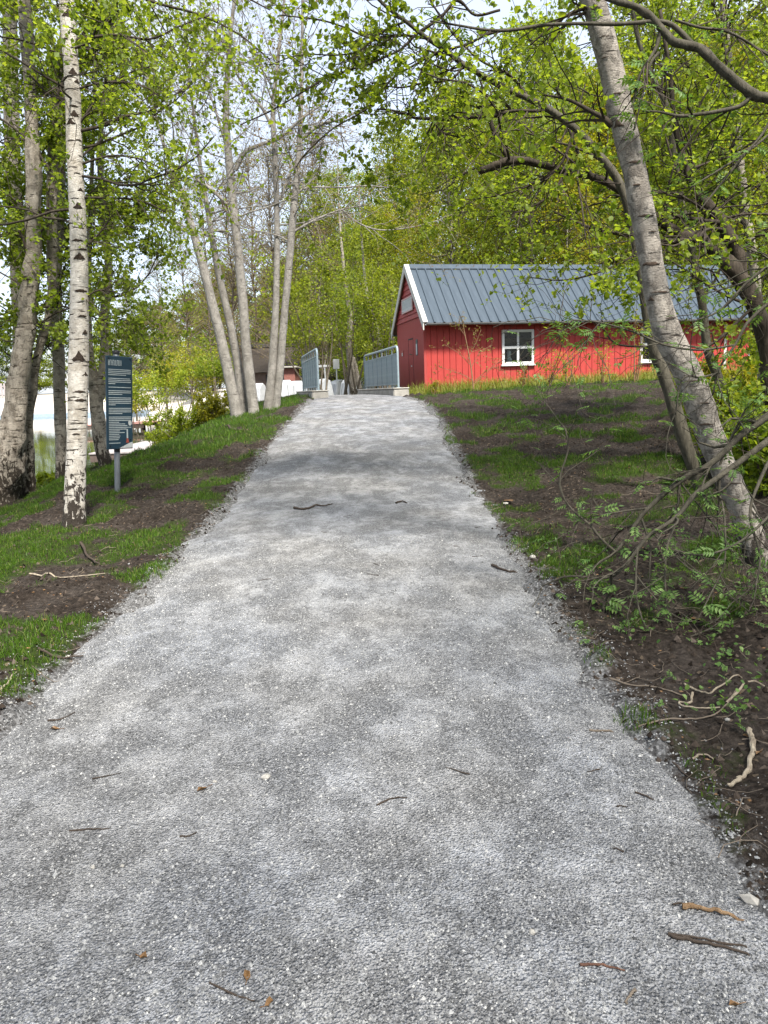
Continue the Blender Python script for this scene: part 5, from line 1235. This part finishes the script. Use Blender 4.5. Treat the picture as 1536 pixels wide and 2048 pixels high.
# undergrowth on the right
RU = [(1460, 9.0, 1.0, .7, 'leaf_bright', 'yellow-green bush under the slim tree at the shed end'), (1510, 8.2, 1.0, .6, 'leaf_birch', 'green bush at the foot of the dark crooked tree'), (1545, 7.4, .9, .6, 'leaf_near', 'dark green bush at the right edge beside the leaning birch'),
      (1440, 12, .9, .8, 'leaf_yellow', 'orange-yellow bush before the right end of the shed wall'), (1510, 13, 1.4, .8, 'leaf_bright', 'taller bush hiding the right corner of the shed'), (1570, 10, 1.9, .8, 'leaf_birch', 'tall bush at the right picture edge behind the birch')]
for k, (px, D, H, R_, nm, lb) in enumerate(RU):
    shrub('undergrowth_bush', 350 + k, px, D, H, R_, 24, .05 + .002 * D, M[nm], lb, 14, M['twig'], bare=.1)

# trees standing behind the camera shade the foreground
sp = cloud_tree('path_tree', 401, 13, 3.0, .35, 75, 60, .10, M['bark_birch_grey'], M['leaf_birch'], .15)
SH = [(4.2, -2.6, 1.0), (1.6, -5.2, 1.0), (6.2, 1.2, .85), (-1.2, -8.5, 1.0), (5.0, -7.0, 1.1)]
shl = ['birch beside the path, behind and right of the viewer', 'tall birch on the right verge some way behind the viewer', 'birch on the right bank level with the viewer', 'birch on the left verge far behind the viewer', 'tall birch furthest back on the right verge']
for k, (x, y, s_) in enumerate(SH):
    o = sp if k == 0 else copy_tree(sp); o.location = (x, y, float(height0(x, y))); o.rotation_euler = (0, 0, k * 1.7); o.scale = (s_,) * 3
    tag(o, shl[k], 'tree', 'trees along the path behind the viewer')
# ================================================================ grass, litter, sticks
def blades(name, N, x0, x1, y0, y1, hh, ww, seed, thr, matm, label, dens=None, ypow=1.0, lean=.45):
    r = np.random.default_rng(seed); y = y0 + (y1 - y0) * r.random(N) ** ypow; x = r.uniform(x0, x1, N)
    g = grassmask(x, y) if dens is None else dens(x, y)
    k = r.random(N) < np.clip((g - thr) / (1 - thr), 0, 1); x, y, g = x[k], y[k], g[k]; n = len(x)
    z = height(x, y) - .005; wat = z > -.48; x, y, z, g = x[wat], y[wat], z[wat], g[wat]; n = len(x)
    h = r.uniform(*hh, n) * (.5 + .7 * g); w = r.uniform(*ww, n); a = r.random(n) * 6.283; b = r.random(n) * 6.283; l = h * r.uniform(0, lean, n) * 2
    s = np.stack([np.cos(a), np.sin(a), 0 * a], -1) * w[:, None] / 2; d = np.stack([np.cos(b), np.sin(b), 0 * b], -1)
    p = np.stack([x, y, z], -1); V = np.empty((n, 5, 3))
    V[:, 0] = p - s; V[:, 1] = p + s; m = p + d * (l * .3)[:, None]; m[:, 2] += h * .6; V[:, 2] = m + s * .8; V[:, 3] = m - s * .8
    q = p + d * l[:, None]; q[:, 2] += h * np.clip(1 - (l / h) ** 2 * .35, .4, 1); V[:, 4] = q
    i = np.arange(n)[:, None] * 5; mb = MB(); mb.add(V.reshape(-1, 3), t=i + [3, 2, 4], q=i + [0, 1, 2, 3])
    return tag(mb.build(name, matm), label, 'grass', kind='stuff')
blades('grass', 165000, -5.5, -1.5, 2.0, 12, (.02, .062), (.003, .006), 1, .25, M['grass'], 'fresh green grass in patches on the left bank')
blades('grass', 200000, .9, 5.0, 2.0, 12, (.02, .065), (.003, .006), 2, .25, M['grass'], 'fresh green grass in patches on the right bank')
blades('grass', 130000, -9, 9, 11, 21.5, (.04, .10), (.006, .011), 3, .2, M['grass'], 'thin grass on the ground further up the path', None)
def along_shed(x, y):
    u = (x - c0[0]) * math.cos(TH) + (y - c0[1]) * math.sin(TH); v = -(x - c0[0]) * math.sin(TH) + (y - c0[1]) * math.cos(TH)
    return ((u > -.6) & (v < -.03)) * np.clip(1.3 + v / 1.1 + (fbm(x * 1.5, y * 1.5, 8, 3) - .5) * 1.6, 0, 1)
blades('tall_grass', 42000, .5, 13, 19.5, 24, (.12, .38), (.008, .016), 4, .05, M['grass_light'], 'pale yellow-green tall grass and weeds along the foot of the shed', along_shed)
def shore(x, y):
    h0 = height0(x, y); return ((h0 > -.55) & (h0 < -.1) & (y > 12.5)) * 1.0
blades('shore_grass', 60000, -14, -4, 8, 26, (.06, .20), (.008, .014), 5, .1, M['grass_light'], 'yellow-green grass along the near lake shore', shore)
# low leafy herbs under the arching branches
r = np.random.default_rng(6); hp = []
for k in range(130):
    x, y = r.uniform(1.2, 3.2), r.uniform(2.9, 6.2)
    if pathmask(np.float64(x), np.float64(y)) > .05: continue
    z = ground(x, y); hp.append(np.array([x, y, z + .02]) + np.abs(r.normal(0, 1, (14, 3))) * [.0, .0, .05] + r.normal(0, .045, (14, 3)) * [1, 1, .2])
mb = MB(); scatter_compound(mb, np.vstack(hp)[::5], .25, .55, r, .4); leaf_quads(mb, np.vstack(hp)[1::3], .028, r, -.3, full=True); tag(mb.build('herb_leaves', M['leaf_rowan']), 'low green herbs under the arching rowan branches', 'ground cover', kind='stuff')
# fine litter and little clods over the banks
def litter(name, N, matm, lo, hi, seed, label, flat, x0=-5, x1=4.5, y1=13):
    r = np.random.default_rng(seed); y = 1.6 + (y1 - 1.6) * r.random(N) ** 1.5; x = r.uniform(x0, x1, N); k = r.random(N) < (1 - pathmask(x, y)); x, y = x[k], y[k]; n = len(x)
    z = height(x, y); s = r.uniform(lo, hi, n) ; V = np.empty((n, 6, 3)); a0 = r.random(n) * 6.28
    for k in range(5):
        a = a0 + k * 1.2566 + r.normal(0, .2, n); el = np.where(k % 2 == 0, 1.0, .6)
        V[:, k, 0] = x + np.cos(a) * s * el; V[:, k, 1] = y + np.sin(a) * s * r.uniform(.5, 1, n); V[:, k, 2] = z - s * .2
    V[:, 5] = np.stack([x + r.normal(0, .2, n) * s, y + r.normal(0, .2, n) * s, z + s * flat * r.uniform(.6, 1.3, n)], -1)
    b = np.arange(n) * 6; T = np.concatenate([np.stack([b + k, b + (k + 1) % 5, b + 5], -1) for k in range(5)])
    mb = MB(); mb.add(V.reshape(-1, 3), t=T); return tag(mb.build(name, matm), label, 'litter', kind='stuff')
t = MT('clod'); t.col(t.ramp(t.island(), [(0, (.010, .0075, .0055)), (.7, (.035, .027, .021)), (1, (.085, .068, .055))])).rough(.95, .1); M['clod'] = t.m
litter('soil_crumbs', 26000, M['clod'], .006, .024, 7, 'dark crumbs of bare soil on the banks', .8)
litter('leaf_litter', 5000, M['leaf_dead'], .006, .018, 8, 'tiny brown bits of dead leaf on the banks', .12)
# fine straw and rootlets on the right bank
r = np.random.default_rng(9); mb = MB()
for k in range(650):
    left = r.random() < .35
    y = 1.7 + 7 * r.random() ** 1.4; x = (-1.8 - 2.5 * r.random()) if left else (1.05 + 2.2 * r.random())
    a = r.random() * 6.28; L = r.uniform(.04, .22); pt = []
    for j in range(5):
        pt.append((x, y, ground(x, y) + .006 + .012 * r.random())); x += math.cos(a) * L / 4; y += math.sin(a) * L / 4; a += r.normal(0, .5)
    mb.tube(pt, r.uniform(.0008, .0022), 3, False)
tag(mb.build('rootlets', M['twig_light']), 'fine straw and rootlets strewn over the soil', 'litter', kind='stuff')
# sticks that can be told apart (pixels of the photograph laid on the ground)
def stick(px, w, matm, label, name='stick', cat='stick', group=None):
    pts = []
    for (a, b) in px:
        g = G(a, b); pts.append(np.array([g[0], g[1], ground(g[0], g[1]) + w / F_PX * g[1] / 2]))
    c = catmull(pts, 7); rr = w / F_PX * pts[0][1] / 2; rs_ = np.random.default_rng(int(px[0][0] * 7 + px[0][1]))
    gr = np.array([ground(q[0], q[1]) for q in c]); c[:, 2] = np.maximum(c[:, 2], gr + rr * .8)
    jit = rs_.normal(0, rr * .45, c.shape); jit = (jit + np.roll(jit, 1, 0)) / 2; c = c + jit * [1, 1, .4]
    mb = MB(); mb.tube(c, np.linspace(rr, rr * .5, len(c)) * (1 + rs_.normal(0, .08, len(c))), 8, True, .25, rs_); o = mb.build(name, matm, None, False, pts[0]); o.location = pts[0]
    return tag(o, label, cat, group)
stick([(588, 1021), (604, 1023), (620, 1021), (632, 1016), (648, 1017), (665, 1013)], 5, M['twig'], 'crooked dark stick lying across the middle of the path')
stick([(792, 1010), (805, 1006), (815, 1010)], 4, M['twig'], 'tiny dark twig on the path right of the crooked stick')
stick([(1365, 1819), (1400, 1823), (1450, 1832), (1505, 1843)], 13, M['twig_tan'], 'thick tan stick at the right edge of the gravel')
stick([(1332, 1877), (1380, 1888), (1440, 1899), (1540, 1916)], 9, M['twig'], 'long dark stick below the tan stick at the right edge')
stick([(1345, 1876), (1420, 1886), (1500, 1897), (1545, 1905)], 6, M['twig'], 'thinner dark stick lying on the long dark stick')
stick([(1497, 1478), (1506, 1508), (1492, 1545), (1472, 1560), (1455, 1572)], 13, M['root_pale'], 'pale bent birch stick on the right bank')
stick([(1160, 1951), (1200, 1945), (1250, 1949)], 7, dark_bark('reddish', (.06, .03, .022), (.14, .075, .05)), 'reddish brown twig near the bottom of the picture')
stick([(1270, 1990), (1258, 2010), (1250, 2028)], 8, M['twig_light'], 'short brown twig in the lower right corner')
stick([(1180, 1465), (1250, 1460), (1330, 1456), (1390, 1447), (1440, 1425), (1470, 1395)], 5, M['twig_light'], 'long curved grey root across the right verge')
stick([(1218, 1354), (1260, 1366), (1310, 1374), (1370, 1385)], 5, M['twig_light'], 'straight pale straw above the curved root')
stick([(1385, 1382), (1380, 1398), (1358, 1400), (1365, 1413), (1400, 1418), (1440, 1415)], 5, M['root_pale'], 'curly pale root on the right bank')
stick([(1370, 1363), (1385, 1370), (1402, 1380), (1420, 1384), (1455, 1374), (1485, 1364)], 5, M['root_pale'], 'wavy pale root just above the curly one')
stick([(1385, 1520), (1398, 1512), (1415, 1510), (1428, 1518)], 5, M['root_pale'], 'small hooked pale root left of the birch stick')
stick([(1452, 1410), (1500, 1378), (1540, 1392)], 5, M['root_pale'], 'pale root loop at the right edge of the picture')
stick([(1345, 1530), (1380, 1557), (1440, 1580)], 4, M['twig'], 'thin dark twig pointing at the birch stick')
stick([(1270, 1582), (1300, 1596), (1350, 1606)], 4, M['twig'], 'thin twig on the gravel edge below the birch stick')
stick([(60, 1155), (120, 1158), (210, 1161)], 4, M['root_pale'], 'straight pale straw on the left bank')
stick([(165, 1100), (180, 1115), (200, 1128)], 6, M['twig'], 'short dark twig in the grass of the left bank')
stick([(0, 1398), (18, 1385), (34, 1364)], 6, M['root_pale'], 'pale straw in the grass at the left edge')
stick([(95, 1440), (120, 1437), (150, 1424)], 4, M['twig'], 'thin dark twig at the left edge of the gravel')
stick([(80, 1323), (120, 1321), (165, 1307)], 6, M['twig'], 'dark twig where the left grass meets the gravel')
stick([(140, 1667), (180, 1668), (220, 1666)], 4, M['twig'], 'dark straight twig in the left foreground of the path')
stick([(360, 1680), (378, 1679), (394, 1676)], 4, M['twig'], 'short dark twig in the middle foreground')
stick([(420, 1988), (470, 2004), (510, 2024)], 5, M['twig'], 'thin dark twig near the bottom left')
stick([(755, 1618), (785, 1608), (815, 1606)], 4, M['twig'], 'thin twig in the centre of the path')
stick([(985, 1132), (1010, 1142), (1040, 1142)], 6, M['twig'], 'dark twig at the right edge of the path below the arching branches')
stick([(445, 860), (475, 865), (512, 860)], 5, M['twig'], 'dark twig in the grass before the pale trees')
r = np.random.default_rng(12)
for k in range(16):
    y = 1.9 + 6 * r.random() ** 1.5; x = float(xc(y)) + r.uniform(-1.3, 1.3); a = r.normal(0, .5) + (math.pi if r.random() < .5 else 0); L = r.uniform(.03, .11)
    pts = [np.array([x + math.cos(a) * L * f, y + math.sin(a) * L * f + r.normal(0, .004), 0]) for f in (0, .33, .66, 1)]
    for q in pts: q[2] = ground(q[0], q[1]) + .004
    mb = MB(); mb.tube(pts, [.0028, .0025, .002, .0012], 5); o = mb.build('twig', M['twig'], None, True, pts[0]); o.location = pts[0]
    tag(o, 'tiny dark twig scattered on the gravel path', 'twig', 'tiny twigs on the gravel')
# pale stones
def stone(x, y, s, matm, label, group=None, seed=0):
    r = np.random.default_rng(seed); V = []; T = []
    ph = (1 + 5 ** .5) / 2
    ico = np.array([(-1, ph, 0), (1, ph, 0), (-1, -ph, 0), (1, -ph, 0), (0, -1, ph), (0, 1, ph), (0, -1, -ph), (0, 1, -ph), (ph, 0, -1), (ph, 0, 1), (-ph, 0, -1), (-ph, 0, 1)]) / 1.9
    f = [(0, 11, 5), (0, 5, 1), (0, 1, 7), (0, 7, 10), (0, 10, 11), (1, 5, 9), (5, 11, 4), (11, 10, 2), (10, 7, 6), (7, 1, 8), (3, 9, 4), (3, 4, 2), (3, 2, 6), (3, 6, 8), (3, 8, 9), (4, 9, 5), (2, 4, 11), (6, 2, 10), (8, 6, 7), (9, 8, 1)]
    v = ico * s * (1 + r.normal(0, .12, (12, 1))) * [1, r.uniform(.6, .95), r.uniform(.4, .65)]
    mb = MB(); mb.add(v, t=f); o = mb.build('stone', matm); o.location = (x, y, ground(x, y) + s * .18); o.rotation_euler = (0, 0, r.random() * 6)
    return tag(o, label, 'stone', group)
M['stone'] = plain('stone', (.30, .285, .255), .8, .25, 0, .2, 30)
ST = [(532, 1563, 20, 'flat white stone in the middle of the path'), (1064, 1872, 16, 'white pebble at the lower right of the path'), (186, 1742, 12, 'white pebble at the lower left of the path'), (1455, 1443, 14, 'pale stone on the right bank beside the curly roots'), (1012, 1000, 10, 'tan stone at the right edge of the path near the fallen leaves'),
      (1065, 1112, 14, 'pale stone on the right bank by the twig tips'), (245, 1742, 9, 'smaller white pebble right of the lower left one'), (430, 1570, 10, 'white pebble left of the flat white stone'), (22, 1416, 16, 'white stone where the left grass meets the gravel'), (1500, 1795, 40, 'grey half-buried stone at the right edge'), (1075, 1225, 10, 'pebble at the right edge of the gravel'), (135, 1308, 10, 'white pebble beside the dark twig at the left grass')]
for k, (a, b, w, lb) in enumerate(ST):
    g = G(a, b); stone(g[0], g[1], w / F_PX * g[1] * .6, M['stone'], lb, None, k)
# dead leaves on the gravel
def dead_leaf(a, b, w, label, seed):
    r = np.random.default_rng(seed); g = G(a, b); s = w / F_PX * g[1]
    V = [(0, 0, .004), (.35 * s, .3 * s, .012), (.7 * s, .22 * s, .02), (s, 0, .008), (.7 * s, -.24 * s, .015), (.35 * s, -.3 * s, .006), (.5 * s, 0, .002)]
    mb = MB(); mb.add(V, t=[(k, (k + 1) % 6, 6) for k in range(6)]); mb.tube([(0, 0, .004), (-.5 * s, .05 * s, .006)], .0012, 4, False)
    o = mb.build('fallen_leaf', M['leaf_dead']); o.location = (g[0], g[1], ground(g[0], g[1])); o.rotation_euler = (0, 0, r.random() * 6.28); tag(o, label, 'leaf')
for k, (a, b, w, lb) in enumerate(((415, 1580, 26, 'brown fallen leaf in the left middle of the path'), (120, 1460, 20, 'rusty fallen leaf near the left gravel edge'), (495, 1985, 26, 'brown fallen leaf at the bottom of the path'), (530, 2030, 22, 'dark fallen leaf at the very bottom edge'), (280, 1928, 22, 'straw-coloured leaf at the lower left'), (1010, 995, 30, 'tan fallen leaf at the right path edge'), (1480, 2010, 30, 'brown fallen leaf in the bottom right corner'), (1520, 1510, 24, 'tan leaf on the right bank beside the birch stick'), (275, 905, 34, 'dry brown leaf clump in the grass right of the information board'))):
    dead_leaf(a, b, w, lb, k)
